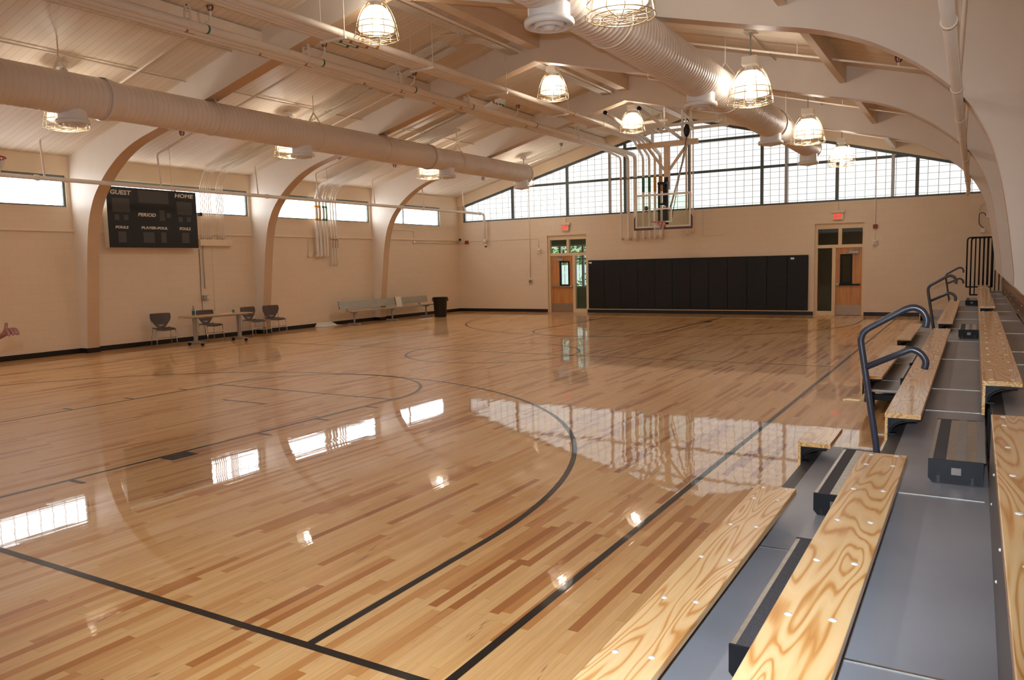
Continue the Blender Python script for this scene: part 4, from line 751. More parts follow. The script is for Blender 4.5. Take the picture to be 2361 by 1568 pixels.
# ------------------------------------------------------------------ basketball goals
def goal(bx, by, s, label):
    """backboard face at by, looking along -s*Y ; bx its middle. Built around (bx, by, 0) then turned for s = -1"""
    t = thing('basketball_goal', label, 'basketball hoop', (bx, by, 0), 0 if s > 0 else PI)
    zb, zt = 2.885, 3.955; hw = .915
    bo = MB(); e = .058
    bo.box(-hw,hw,-.02,.03,zt-e,zt); bo.box(-hw,hw,-.02,.03,zb,zb+e); bo.box(-hw,-hw+e,-.02,.03,zb+e,zt-e); bo.box(hw-e,hw,-.02,.03,zb+e,zt-e)
    f = bo.build('backboard_frame', M['pipe'], t, False, bevel=.006)
    MB().box(-hw+e,hw-e,-.002,.012,zb+e,zt-e).build('backboard_glass', M['bglass'], f, False)
    tg = MB(); w, h0, h1, lw = .305, 3.05, 3.50, .045
    tg.box(-w,w,-.006,-.003,h1-lw,h1); tg.box(-w,w,-.006,-.003,h0,h0+lw); tg.box(-w,-w+lw,-.006,-.003,h0+lw,h1-lw); tg.box(w-lw,w,-.006,-.003,h0+lw,h1-lw); tg.build('target_square', M['pipew'], f, False)
    pd = MB(); pd.box(-hw-.045,hw+.045,-.035,.045,zb-.055,zb+.012)
    for q in (-1,1): pd.prism([(q*(hw-.005),zb),(q*(hw+.045),zb),(q*(hw+.045),zb+.30),(q*(hw+.02),zb+.37),(q*(hw-.005),zb+.40)], 'y', -.035, .045)
    pd.build('edge_pad', M['purple'], f, False, bevel=.02)
    r = MB(); r.tube([(.2286*math.cos(a), -.385+.2286*math.sin(a), 3.05) for a in [2*PI*k/40 for k in range(40)]], .009, 8, 0, True)
    r.box(-.09,.09,-.16,-.02,3.035,3.055); r.box(-.1,.1,-.025,-.02,2.9,3.06); r.bar((-.08,-.03,2.93),(-.1,-.2,3.03),.014); r.bar((.08,-.03,2.93),(.1,-.2,3.03),.014)
    rim = r.build('rim', M['red'], t, False)
    nm = MB(); N = 12
    def np_(k, j): a = 2*PI*(k+.5*(j%2))/N; rr = (.228,.20,.17,.145,.125,.115,.118)[j]; return (rr*math.cos(a), -.385+rr*math.sin(a), 3.045-.07*j)
    for k in range(N):
        for d in (0,1):
            nm.tube([np_(k+((j+1)//2 if d else -((j)//2) ), j) for j in range(7)], .0042, 5)
    nm.build('net', M['net'], rim, False)
    # mast and black height adjuster
    MB().box(-.085,.085,.35,.50,4.1,5.45).build('mast', M['soffit'], t, False, bevel=.01)
    a = MB()
    for q in (-.165,-.005): a.box(q-.03,q+.03,.10,.17,3.05,4.32)
    a.box(-.02,.09,.17,.30,3.0,4.25); a.box(-.2,.1,.08,.34,4.24,4.32); a.box(-.19,.05,.1,.17,3.6,3.66); a.box(-.2,.06,.03,.12,3.02,3.08); a.box(-.2,.06,.03,.12,3.9,3.96); a.bar((0,.3,4.2),(0,.42,4.5),.12)
    a.build('height_adjuster', M['blk'], t, False)
    fr = MB(); fr.box(-.95,1.0,.34,.50,5.45,5.60)
    fr.bar((-.64,.42,5.46),(-.08,.42,4.72),.075); fr.bar((.66,.42,5.46),(.08,.42,4.72),.075)
    fr.bar((.62,.5,5.4),(.1,.42,3.5),.05); fr.build('mast_frame', M['soffit'], t, False)
    MB().bar((s*.72,.28,5.85),(s*.22,.26,3.25),.035,.012).ball((s*.2,.26,3.22),.035).bar((s*.7,.28,5.9),(s*.68,.28,5.75),.14,.06).ball((s*.69,.28,5.86),(.10,.06,.2)).build('safety_strap', M['blk'], t, False)
    sp = MB()
    for q in (-.50, .50):
        sp.tube([(q,-3.2,6.0),(q,.45,5.62)], .05, 10); sp.tube([(q,.45,5.62),(q,.45,6.15)], .045, 10)
        sp.tube([(q,-1.2,5.8),(q,-1.2,roof(XC)-.45-.24*abs(q))], .03, 8)
    for y, z, h_ in ((-1.25,5.96,.62),(.42,6.10,1.75),(1.3,6.08,1.7)): sp.tube([(-h_,y,z),(h_,y,z)], .05, 10)
    for q in (-.55,.55): sp.tube([(q,.45,6.10),(q,1.3,6.08)], .035, 8); sp.tube([(q,1.3,6.08),(q,1.3,6.3)], .03, 8)
    sp.build('support_pipe', M['pipew'], t, False)
    cp = MB()
    for q in (-.50,.50): cp.tube([(q,-3.27,6.007),(q,-3.19,5.999)], .056, 12)
    cp.build('pipe_cap', M['blk'], t, False)
    for q in (-1.6,-.50,.50,1.6):
        hg = MB(); hg.box(q-.05,q+.05,.38,.46,6.04,6.17); hg.bar((q,.42,6.15),(q,.42,roof(XC+abs(q))-.03),.05); hg.build('hanger_clamp', M['pipew'], t, False)
        hg = MB(); hg.box(q-.045,q+.045,1.26,1.34,6.02,6.14); hg.bar((q,1.3,6.1),(q,1.3,roof(XC+abs(q))-.03),.05); hg.build('hanger_clamp', M['pipew'], t, False)
    MB().box(min(s*.5,s*.72),max(s*.5,s*.72),.3,.55,5.62,5.85).build('winch', M['pipew'], t, False)
    return t
pb = at_y(1528,487,23.9); goal(pb.x, 23.9, 1, 'glass backboard with red rim and white net hung from the roof before the gable window')
goal(LX, BY+1.6-.385, -1, 'red rim and white net at the edge of the view beside the clerestory')
pbk = at_y(1490,482,YF); t = thing('small_ball', 'small navy ball resting on the gable window sill behind the backboard glass', 'ball', (pbk.x,YF+.008,ZSF+.06)); MB().ball((pbk.x,YF+.008,ZSF+.058+.08), .08, 18, 12).build('ball_cover', M['blue'], t)
# ------------------------------------------------------------------ team bench, bin, papers
fl = [at_z(817.8,748), at_z(905,738), at_z(983,729.7)]
bxm = XL+.74; fl = [Vector((bxm, at_x(*q,bxm).y, 0)) for q in ((817.8,748),(905,738),(983,729.7))]; ye0, ye1 = fl[0].y-.36, fl[2].y+.5
bt = thing('team_bench', 'long aluminium team bench with backrest against the block wall', 'bench', (bxm,(ye0+ye1)/2,0))
MB().box(bxm-.15,bxm+.13,ye0+.12,ye1+.35,.425,.465).build('seat_plank', M['alu'], bt, bevel=.008)
bk = MB(); bk.prism([(bxm-.30,.53),(bxm-.275,.525),(bxm-.325,.765),(bxm-.35,.77)], 'y', ye0, ye1); bk.build('backrest_plank', M['alu'], bt)
bc = MB()
for z in (.545,.60,.68,.745): bc.tube([(bxm-.29-.05*(z-.53)/.24,ye0-.03,z),(bxm-.29-.05*(z-.53)/.24,ye0,z)], .012, 6)
bc.build('end_bolt', M['blk'], bt)
for p in fl:
    g = MB(); g.tube([(p.x,p.y,.06),(p.x,p.y,.40)], .032, 10); g.box(p.x-.25,p.x+.23,p.y-.03,p.y+.03,.012,.06); g.box(p.x-.14,p.x+.12,p.y-.03,p.y+.03,.39,.424); g.bar((p.x-.12,p.y,.41),(p.x-.30,p.y,.47),.05); g.bar((p.x-.29,p.y,.46),(p.x-.355,p.y,.755),.04)
    g.box(p.x-.27,p.x-.2,p.y-.04,p.y+.04,0,.012); g.box(p.x+.18,p.x+.25,p.y-.04,p.y+.04,0,.012); g.build('bench_leg', M['grey'], bt)
ty = at_x(917,695,bxm-.31).y
tw = thing('hand_towel', 'white towel hung over the bench backrest', 'towel', (bxm-.31,ty,.77))
tm = MB()
def tfn(u, v):
    y = ty-.16+.32*u+.04*math.sin(v*5)*.3; s = v*.52
    if s < .12: return (bxm-.378, y, .66+s)
    if s < .18: q = (s-.12)/.06*PI; return (bxm-.341-.037*math.cos(q), y, .78+.012*math.sin(q))
    q = s-.18; return (bxm-.303+q*.21+.006*math.sin(u*9), y+.05*q, .775-q)
tm.grid(tfn, 8, 24); tm.build('towel_cloth', M['towel'], tw, solid=.006)
p = at_x(1016,729,XL+1.25); bn = thing('trash_can', 'dark round plastic trash can standing at the bench end by the corner', 'trash can', (p.x,p.y,0))
MB().lathe([(0,.0),(.205,.0),(.215,.02),(.255,.62),(.265,.625),(.268,.69),(.285,.70),(.285,.715),(.262,.715),(.255,.69),(.20,.03),(0,.03)], (p.x,p.y,0), 32).build('bin_body', M['bin'], bn)
hm = MB()
for s in (-1,1): hm.tube(rnd([(p.x+s*.17,p.y+s*.17,.68),(p.x+s*.205,p.y+s*.205,.66),(p.x+s*.205,p.y+s*.205,.59),(p.x+s*.17,p.y+s*.17,.57)], .03), .016, 8)
hm.build('bin_handle', M['bin'], bn)
pq = at_z(1008,732); t = thing('paper_sheet', 'flat white paper strip on the floor by the trash can', 'paper', (pq.x,pq.y-.4,.002)); MB().box(pq.x-.1,pq.x+.12,pq.y-1.0,pq.y-.35,.0015,.004).build('sheet', M['paper'], t)
pq = at_x(776,752,XL+.3); pq.y -= .25; t = thing('folded_board', 'pale folded board lying against the baseboard at the near bench end', 'board', (pq.x-.1,pq.y,0)); MB().prism([(pq.y-.45,.005),(pq.y+.55,.005),(pq.y+.25,.14),(pq.y-.35,.14)], 'x', XL+.03, XL+.06).box(XL+.06,pq.x+.02,pq.y-.4,pq.y+.5,.004,.014).build('board_panel', M['paper'], t)
# ------------------------------------------------------------------ chairs and table
def chair():
    t = thing('stacking_chair', 'x', 'chair', (0,0,0), 0, 'brown stacking chairs along the wall')
    # faces +X ; y is across
    s = MB()
    def seat(u, v):
        x = -.22+.44*u; y = (-.235+.47*v)*(1-.10*(1-u)); return (x, y, .452-.022*math.sin(PI*v)*(.4+.6*u)-.028*max(0,u-.8)/.2+.012*max(0,.15-u)/.15)
    s.grid(seat, 10, 12); s.build('seat', M['chair'], t, False, solid=.012)
    bk = MB()
    def back(u, v):      # u up, v across; narrow waist at the foot
        wd = .095+.155*min(1,(u/.62))**.8; wd -= .02*max(0,u-.9)/.1; y = (v*2-1)*wd; z = .475+.345*u; x = -.215-.075*u+.05*(abs(v*2-1)**2)*(.3+.7*u)-.0
        if u < .22 and abs(v*2-1) < .55: pass
        return (x, y, z)
    bk.grid(back, 14, 14); bk.build('backrest', M['chair'], t, False, solid=.012)
    MB().box(-.226,-.212,-.075,.075,.462,.535).build('back_clip', M['grey'], t, False, bevel=.004)
    for y in (-1,1):
        MB().tube(rnd([(.20,y*.225,.435),(.235,y*.235,.20),(.245,y*.24,.006)], .05), .0105, 8).build('leg', M['chrome'], t, False)
        MB().tube(rnd([(-.20,y*.215,.44),(-.225,y*.235,.20),(-.25,y*.245,.006)], .05), .0105, 8).build('leg', M['chrome'], t, False)
        MB().tube(rnd([(.20,y*.225,.435),(-.19,y*.222,.442),(-.235,y*.228,.52),(-.262,y*.225,.70)], .05), .0105, 8).build('back_tube', M['chrome'], t, False)
    MB().tube([(.232,-.236,.235),(.232,.236,.235)], .008, 8).build('stretcher', M['chrome'], t, False)
    return t
ch = chair()
CH4 = [(((365,800),(408,800.5),(355,799),(401,796)), 'brown stacking chair standing alone before the table, beneath the scoreboard'), (((482,786),(516,781),(461,782),(498,779)), 'brown stacking chair tucked behind the table'), (((585,771),(614,769),(560,771),(592,770)), 'brown stacking chair at the far table end, partly behind the tabletop'), (((628,769),(661,768),(616,766),(649,767)), 'brown stacking chair last in the line, beside the second arch leg')]
for i, (ft, lab) in enumerate(CH4):
    XF = XL+(.80,.86,.86,.86)[i]; P = [Vector((XF, at_x(*q,XF).y, 0)) for q in ft[:2]]; mid = (P[0]+P[1])/2
    rz = math.radians((-20,-7,-3,-16)[i]); fx = Vector((math.cos(rz), math.sin(rz), 0)); c = mid-fx*.245
    c.x = c.x
    if i == 0: ch.location = (c.x,c.y,0); ch.rotation_euler = (0,0,rz); ch['label'] = lab
    else: copy_tree(ch, (c.x,c.y,0), rz, lab)
f0, f1 = at_z(452,794), at_z(553,786)
tx = XL+1.28; ta, tb = at_x(452,794,tx).y, at_x(553,786,tx).y
tb_ = thing('folding_table', 'pale flip-top table on castors standing before the block wall', 'table', (tx,(ta+tb)/2,0))
T0, T1 = at_x(410,730,tx-.3).y, at_x(584,721,tx+.3).y
MB().box(tx-.30,tx+.30,T0,T1,.715,.74).build('tabletop', M['table'], tb_, bevel=.006)
MB().box(tx-.24,tx+.24,ta-.1,tb+.1,.688,.714).build('apron', M['grey'], tb_)
for y in (ta,tb):
    g = MB(); g.prism([(tx-.05,.68),(tx+.05,.68),(tx+.035,.09),(tx-.035,.09)], 'y', y-.035, y+.035); leg = g.build('leg', M['grey'], tb_, bevel=.008)
    MB().prism([(tx-.27,.085),(tx-.03,.115),(tx+.03,.115),(tx+.27,.085),(tx+.27,.065),(tx-.27,.065)], 'y', y-.03, y+.03).build('foot_bar', M['grey'], leg)
    for s in (-1,1): MB().lathe([(0,-.03),(.03,-.03),(.034,-.022),(.034,.022),(.03,.03),(0,.03)], (tx+s*.25,y,.0345), 14, 0, 'y').build('castor', M['blk'], leg)
p = at_z(446.5,728.5,.74); t = thing('water_bottle', 'clear plastic bottle with red cap standing on the table', 'bottle', (p.x if abs(p.x-tx)<.25 else tx+.12,p.y,.741)); x, y = t.location.x, t.location.y
MB().lathe([(0,0),(.034,0),(.037,.02),(.037,.15),(.03,.19),(.014,.215),(.014,.235)], (x,y,.741), 16).build('bottle_body', M['bottle'], t); MB().lathe([(.0375,.03),(.0378,.035),(.0378,.12),(.0375,.125)], (x,y,.741), 16).build('bottle_label', M['blabel'], t); MB().lathe([(.016,.222),(.016,.25),(0,.252)], (x,y,.741), 14).build('bottle_cap', M['cap'], t)
for px, lab, w in ((528,'loose white paper lying on the table nearer the far castors',.2), (512,'thin paper sheet on the table middle',.22)):
    p = at_x(px,722,tx); t = thing('paper_sheet', lab, 'paper', (tx,p.y,.741)); MB().box(tx-.1,tx+.08,p.y-w/2,p.y+w/2,.7405,.744).build('sheet', M['paper'], t)
p = at_x(541,719,tx); t = thing('clear_cup', 'small clear cup standing on the far part of the table', 'cup', (tx-.05,p.y,.741)); MB().lathe([(0,0),(.028,0),(.036,.085),(.033,.085),(.026,.005),(0,.005)], (tx-.05,p.y,.741), 16).build('cup_body', M['bottle'], t)
# ------------------------------------------------------------------ telescopic bleachers
RX = (-1.14, -.54, .06, .66); RZ = (.43, .70, .97, 1.24); DZ = (.27, .54, .81)
A0, A1 = 4.89, 6.19
def seatboard(row, y0, y1, label, ends=(True,True), metal=False, xo=0.0):
    x, z = RX[row]+xo, RZ[row]; t = thing('bleacher_bench', label, 'bench', (x+.12,(y0+y1)/2,z-.04), 0, 'bleacher benches')
    MB().box(x,x+.235,y0,y1,z-.036,z).build('seat_plank', M['ply'], t, bevel=.004)
    zf = z-.24
    if metal: MB().box(x+.002,x+.02,y0,y1,DZ[row-1]+.004,z-.037).build('riser_plate', M['riser'], t)
    else: MB().box(x+.002,x+.022,y0,y1,zf,z-.037).build('front_board', M['ply'], t, bevel=.003)
    ys = []; yb = y0+.07
    while yb < y1-.1: ys.append(yb); yb += .52
    stamps('carriage_bolt', MB().lathe([(0,.0050),(.008,.0044),(.0135,.0016),(.014,0)], seg=8), M['bolt'], t, [(x+q,yy+.02*(q>.1),z) for yy in ys+[y1-.06] for q in (.055,.185)])
    if metal:
        ys = []; yb = y0+.1
        while yb < y1-.2: ys.append(yb); yb += .5
        stamps('riser_bolt', MB().ball((0,0,0), .0065, 8, 5), M['bolt'], t, [(x+.002,yb+.25*k,z-.09-.20*k) for yb in ys[::2] for k in (0,1)])
    ys = [y0+.02 if ends[0] else y0+.4]; yb = y0+1.2
    while yb < y1-.3: ys.append(yb); yb += 1.2
    ys.append(y1-.02 if ends[1] else y1-.4)
    lo = DZ[row]-z+.004; H = -lo-.05
    arc = [(.205-.165*math.sin(PI/2*k/8), -.05-(H-.02)*(1-math.cos(PI/2*k/8))) for k in range(9)]
    br = MB(); br.tube([(px_,0,pz_) for px_,pz_ in arc]+[(.04,0,lo+.012)], .010, 6); br.box(.026,.21,-.018,.018,-.05,-.037); br.box(.024,.034,-.02,.02,lo,-.045); br.box(.024,.075,-.03,.03,lo,lo+.01)
    br.prism([(.034,-.05)]+arc+[(.034,lo+.02)], 'y', -.002, .002)
    stamps('seat_bracket', br, M['blk'], t, [(x,yy,z) for yy in ys])
YN, YE = -1.2, 25.3
NT0, NT1 = 6.82, 10.0                         # wheelchair notch in the lowest tier
A2, A3 = 13.72, 15.05
c3, c4 = 13.72, 15.05
b1 = at_z(2062,780,.43).y
seatboard(0, YN, A0, 'lowest varnished bleacher seat board running to the bottom edge beside the court line', (True,True))
seatboard(0, A1, NT0, 'short stub of lowest bleacher seat beside the aisle step, reflecting the window', (True,True))
seatboard(0, NT1, 13.6, 'lowest bleacher seat board past the wheelchair gap, beside the sloping handrail', (True,True))
seatboard(0, b1, b1+3.3, 'lowest bleacher seat board of the farther block, beyond the second end cut', (True,True))
seatboard(0, b1+6.4, b1+8.0, 'small distant piece of lowest bleacher seat under the second handrail', (True,True))
seatboard(1, YN, A0, 'broad second-tier bleacher seat board with bolts, beside the long grit step', (True,True))
seatboard(1, A1, A2, 'second-tier bleacher seat board behind the handrail, glossy near end', (True,True))
seatboard(1, A3, 22.6, 'second-tier bleacher seat board of the distant block with a dark streak reflection', (True,True))
seatboard(2, YN, A0, 'third-tier bleacher seat board with grey metal riser, cut by the edge of the view', (True,True), True, .033)
seatboard(2, A1, A2, 'third-tier bleacher seat board past the aisle with black curved bracket', (True,True))
seatboard(2, A3, 22.6, 'third-tier bleacher seat board of the distant block showing railing reflections', (True,True))
seatboard(2, 23.6, YE, 'last short third-tier bleacher seat board under the end railing', (True,True))
def deck(row, y0, y1, label, cuts, x1=None):
    x0, z = RX[row], DZ[row]; x1 = x1 or RX[row+1]+(.030 if row < 1 else .036); t = thing('bleacher_deck', label, 'platform', ((x0+x1)/2,(y0+y1)/2,0), 0, 'grey bleacher decks')
    MB().box(x0+(.04 if row < 2 else .06),x1,y0,y1,z-.03,z).build('deck_board', M['deck'], t)
    MB().box(x0+(.035 if row < 2 else .06),x0+(.115 if row < 2 else .13),y0,y1,z,z+.0018).build('deck_nosing', M['deckd'], t)
    stamps('deck_joint', MB().box(.12,x1-x0-.02,-.006,.006,.0002,.003), M['steel'], t, [(x0,y,z) for y in cuts if y0 < y < y1])
    stamps('deck_edge', MB().box(.065,x1-x0-.02,-.004,.004,-.02,.0022), M['steel'], t, [(x0,y,z) for y in (y0+.0,y1-.0)])
    u = MB(); yb = y0+.3
    u.box(x0+(.045 if row < 2 else .065),x0+(.065 if row < 2 else .085),y0+.02,y1-.02,z-.16,z-.031)
    while yb < y1-.1:
        u.box(x0+.07,x0+.13,yb-.03,yb+.03,.1,z-.031); u.box(x1-.10,x1-.04,yb-.03,yb+.03,.1,z-.031); u.box(x0+.07,x1-.04,yb-.025,yb+.025,.10,.17); yb += 1.5
    u.build('under_frame', M['blk'], t)
    sp_ = []; yb = y0+.3
    while yb < y1-.1:
        for xx in (x0+.1,x1-.07): sp_.append((xx,yb+.05,.0505))
        yb += 1.5
    stamps('frame_wheel', MB().lathe([(0,-.02),(.05,-.02),(.05,.02),(0,.02)], seg=14, axis='x'), M['navy'], t, sp_)
seams = [at_z(1745,1258,.27).y, 2.61, 4.68, 7.33, 8.55, 11.03, 13.4, 15.6, 18.0, 20.4, 22.8]
deck(0, YN, NT0, 'lowest grey bleacher deck from the bottom edge to the wheelchair gap', [seams[0],1.9,.2])
deck(0, NT1, YE, 'lowest grey bleacher deck past the wheelchair gap', [10.8,12.6,15,17.4,19.8,22.2])
deck(1, YN, YE, 'middle grey bleacher deck with bright joints running to the end wall', seams[1:]+[.4])
deck(2, YN, YE, 'upper grey bleacher deck below the brown topmost board', [2.4,4.7,7.0,8.5,9.6,11.8,14,16.2,18.6,21,23.4], RX[3]-.05)
tp = thing('bleacher_bench', 'topmost bleacher bench front in brown varnished boards seen edge-on below the arch legs', 'bench', (.7,10,.83), 0, 'bleacher benches')
kt, kb = (at_z(2361,692,1.12).x), (at_z(2361,745,.82).x)
MB().box(kb,kb+.025,YN,YE,.815,1.085).build('front_board', M['stain'], tp); MB().box(kb-.012,XRW-.02,YN,YE,1.086,1.122).build('seat_plank', M['stain'], tp)
stamps('carriage_bolt', MB().ball((0,0,0), .010, 6, 4), M['bolt'], tp, [(kb-.002,8+.9*k,(.9,1.02)[k%2]) for k in range(19)])
# aisle steps
def step(row, y0, y1, label, x1=None, x0=None):
    z = DZ[row]; x1 = x1 or RX[row+1]-.004; x0 = x0 or x1-.27; zt = z+.135
    t = thing('aisle_step', label, 'step', ((x0+x1)/2,(y0+y1)/2,z+.003), 0, 'aisle steps')
    w = x1-x0
    MB().box(x0,x1,y0+.012,y1-.012,zt-.012,zt).box(x0,x0+.012,y0+.012,y1-.012,z+.03,zt-.012).build('tread', M['steel'], t)
    MB().box(x0+.02,x0+.085,y0+.013,y1-.013,zt,zt+.0025).build('grit_strip', M['grit'], t)
    if w > .2:
        for k in range(2): MB().box(x0+.135+.1*k,x0+.18+.1*k,y0+.013,y1-.013,zt,zt+.002).build('grit_strip', M['grit2'], t)
    for y, s in ((y0,1),(y1,-1)):
        e = MB(); e.prism([(x0+.02,z+.003),(x1,z+.003),(x1,zt+.002),(x0-.003,zt+.002),(x0-.003,z+.03)], 'y', y, y+s*.012)
        ec = e.build('end_cap', M['blk'], t)
        if w > .2 and s > 0:
            g = MB(); g.box(x0+w*.42,x0+w*.60,y-.002,y,z+.055,z+.095); g.build('cap_label', M['riser'], ec)
            g = MB()
            for q in (.16,.78): g.box(x0+w*q,x0+w*q+.014,y-.004,y,z+.004,z+.045)
            g.build('cap_slot', M['base'], ec)
step(0, 4.93, 6.2, 'aisle step in front of the second-tier seat end, partly under the board', RX[1]-.05, -.81)
step(0, 2.8, 4.09, 'long low step with dark grit strip beside the broad second-tier seat board', RX[1]-.032, -.75)
step(1, 4.97, 6.24, 'striped grit aisle step with black end beside the metal riser', RX[2]+.01)
step(1, 13.85, 15.0, 'aisle step with black end on the middle deck of the distant block', RX[2]+.01)
step(1, 22.7, 23.9, 'farthest aisle step on the middle deck close to the end wall', RX[2]+.01)
step(0, 11.6, 12.7, 'narrow steel step on the lowest deck past the wheelchair gap', RX[1]-.032, RX[1]-.18)
step(0, 9.7+.4, 11.3, 'narrow steel step at the start of the lowest deck past the wheelchair gap', RX[1]-.032, RX[1]-.18)
# handrails
RY = at_z(2025,1037,.54).y; RDX = -.014
def railpt(px, py): p = at_y(px,py,RY); return (p.x+RDX,0,p.z)
up = [railpt(*q) for q in ((2027,1040),(1996,846),(1987,768),(2000,746),(2090,714),(2112,709),(2132,717),(2142,736),(2139,755))]
up2 = [(0,0,0)]
base = up[0]
def rl(label, y):
    t = thing('aisle_handrail', label, 'handrail', (base[0],y,DZ[1]-.25), 0, 'curved aisle handrails')
    o = abs_loc(t)
    pts = rnd([(base[0],y,DZ[1]-.2)]+[(p[0],y,p[2]) for p in (up[0],up[2],)]+[(up[4][0],y,up[4][2])], .07, 6)[:-1]
    tail = [(p[0],y,p[2]) for p in up[4:]]
    cr = [tuple(q) for q in pts]+[(a[0],y,a[1]) for a in catmull([(p[0],p[2]) for p in tail],4)]
    MB().tube(cr, .0215, 12).build('rail_tube', M['rail'], t)
    j = railpt(1999,847); lw = [railpt(*q) for q in ((1999,847),(2090,811),(2108,806),(2128,815),(2140,833),(2137,851))]
    f_ = (lw[0][2]-up[0][2])/(up[2][2]-up[0][2]); xj = up[0][0]+(up[2][0]-up[0][0])*f_
    MB().tube([(xj+.004,y,lw[0][2])]+[(a[0],y,a[1]) for a in catmull([(p[0],p[2]) for p in lw[1:]],4)], .0215, 12).build('lower_rail', M['rail'], t)
    MB().lathe([(.0245,-.2),(.0245,.02),(.022,.03)], (base[0],y,DZ[1]-.05), 12).box(base[0]-.028,base[0]+.028,y-.05,y+.05,DZ[1]-.26,DZ[1]-.19).build('rail_socket', M['blk'], t)
rl('dark curved handrail standing in the first aisle, large in view', RY)
rl('dark curved handrail at the second aisle of the bleachers', 14.2)
rl('small dark curved handrail at the last aisle close to the end wall', 22.7)
# end guard railing
GY = 25.5
ga, gb = at_y(2231,548,GY), at_y(2300,548,GY); gz = at_y(2231,660,GY).z; g2 = at_y(2254,680,GY).z
def guard(x0, x1, z0, z1, nbar, label, y):
    t = thing('guard_railing', label, 'railing', ((x0+x1)/2,y,z0), 0, 'guard railings at the bleacher end')
    f = MB(); f.tube(rnd([(x0,y,z0),(x0,y,z1),(x1,y,z1),(x1,y,z0)], .09, 5), .02, 8); f.tube(rnd([(x0,y,z0+.02),(x0,y,z0),(x1,y,z0),(x1,y,z0+.02)], .05), .02, 8); f.build('rail_frame', M['blk'], t)
    for k in range(nbar): x = x0+(x1-x0)*(k+1)/(nbar+1); MB().tube([(x,y,z0),(x,y,z1)], .013, 8).build('rail_bar', M['blk'], t)
guard(ga.x, ga.x+.62, gz-.02, ga.z, 5, 'black upright-bar guard railing at the bleacher end, first panel', GY)
guard(ga.x+.1, ga.x+.98, g2, ga.z-.01, 8, 'black upright-bar guard railing at the bleacher end, overlapping panel by the arch leg', GY+.06)
# bag on the third tier
bp = thing('padded_bag', 'dark navy padded bag standing on the third-tier seat at the edge of the view', 'bag', (.22,2.35,.972))
bg = MB(); bx0 = at_x(2347,1300,.17).x if False else .0
bg.box(.150,.32,1.98,2.75,.9765,1.31); bgo = bg.build('bag_body', M['navy'], bp, bevel=.06)
bgm = bgo.modifiers['bev']; bgm.segments = 4
MB().tube(rnd([(.21,2.2,1.30),(.21,2.2,1.36),(.21,2.5,1.36),(.21,2.5,1.30)], .03), .012, 8).build('bag_handle', M['navy'], bp); MB().tube([(.319,2.08,1.2),(.319,2.66,1.2)], .006, 6).build('bag_zip', M['grey'], bp)


# ------------------------------------------------------------------ person at the edge of the view
def skin_mesh(name, joints, edges, mat, parent, sub=2):
    """joints: name -> (pos, radius)"""
    names = list(joints); me = bpy.data.meshes.new(name); off = abs_loc(parent)
    me.from_pydata([Vector(joints[n][0])-off for n in names], [(names.index(a), names.index(b)) for a,b in edges], [])
    o = bpy.data.objects.new(name, me); C.objects.link(o); o.parent = parent
    sk = o.modifiers.new('skin', 'SKIN'); sk.use_smooth_shade = True
    if not me.skin_vertices: me.attributes.new('skin', 'FLOAT', 'POINT')
    for i, n in enumerate(names):
        r = joints[n][1]; r = r if isinstance(r, tuple) else (r, r)
        me.skin_vertices[0].data[i].radius = r
    me.skin_vertices[0].data[0].use_root = True
    if sub: sd = o.modifiers.new('sub', 'SUBSURF'); sd.levels = sd.render_levels = sub
    me.materials.append(mat)
    return o
def skin_to_mesh(o):
    dg = bpy.context.evaluated_depsgraph_get(); dg.update(); me = bpy.data.meshes.new_from_object(o.evaluated_get(dg)); o.modifiers.clear(); o.data = me
    for p in me.polygons: p.use_smooth = True
    return o
HD = at_x(23,764,-5.56)                         # where the hand is held up
hx, hy, hz = HD
fw = Vector((1,.35,0)).normalized(); sd = Vector((-fw.y, fw.x, 0))
sh = Vector((hx-.66, hy-.26, 1.43)); pelvis = Vector((sh.x-.08, sh.y-.22, .98))
P = thing('person', 'person in a white shirt, mostly out of view, holding up one curled hand', 'person', (pelvis.x, pelvis.y, 0))
body = {}; E_ = []
def J(n, p, r): body[n] = (Vector(p), r)
cx, cy = pelvis.x, pelvis.y
across = Vector((0,1,0)); 
J('pel', (cx,cy,.97), .135); J('wai', (cx,cy,1.12), .125); J('chest', (cx,cy,1.30), .15); J('ub', (cx,cy,1.42), .12); J('neck', (cx,cy,1.51), .06); J('h0', (cx+.01,cy,1.58), .075); J('h1', (cx+.025,cy,1.66), .095); J('h2', (cx+.015,cy,1.74), .08)
E_ += [('pel','wai'),('wai','chest'),('chest','ub'),('ub','neck'),('neck','h0'),('h0','h1'),('h1','h2')]
sl = Vector((cx,cy+.20,1.43)); el = Vector((hx-.26,hy-.15,hz-.22)); wr = Vector((hx-.088,hy-.045,hz-.045))
J('s1', sl, .062); J('ua', sl.lerp(el,.5), .052); J('el', el, .043); J('fa', el.lerp(wr,.45), .041); J('wr', wr, .029)
E_ += [('ub','s1'),('s1','ua'),('ua','el'),('el','fa'),('fa','wr')]
sr_ = Vector((cx,cy-.20,1.43)); J('s2', sr_, .062); J('ua2', sr_+Vector((0,-.05,-.16)), .052); J('el2', sr_+Vector((-.01,-.07,-.32)), .043); J('fa2', sr_+Vector((.04,-.07,-.43)), .04); J('wr2', sr_+Vector((.09,-.06,-.56)), .029); J('ha2', sr_+Vector((.11,-.05,-.66)), (.04,.022)); J('fi2', sr_+Vector((.13,-.05,-.75)), (.03,.016))
E_ += [('ub','s2'),('s2','ua2'),('ua2','el2'),('el2','fa2'),('fa2','wr2'),('wr2','ha2'),('ha2','fi2')]
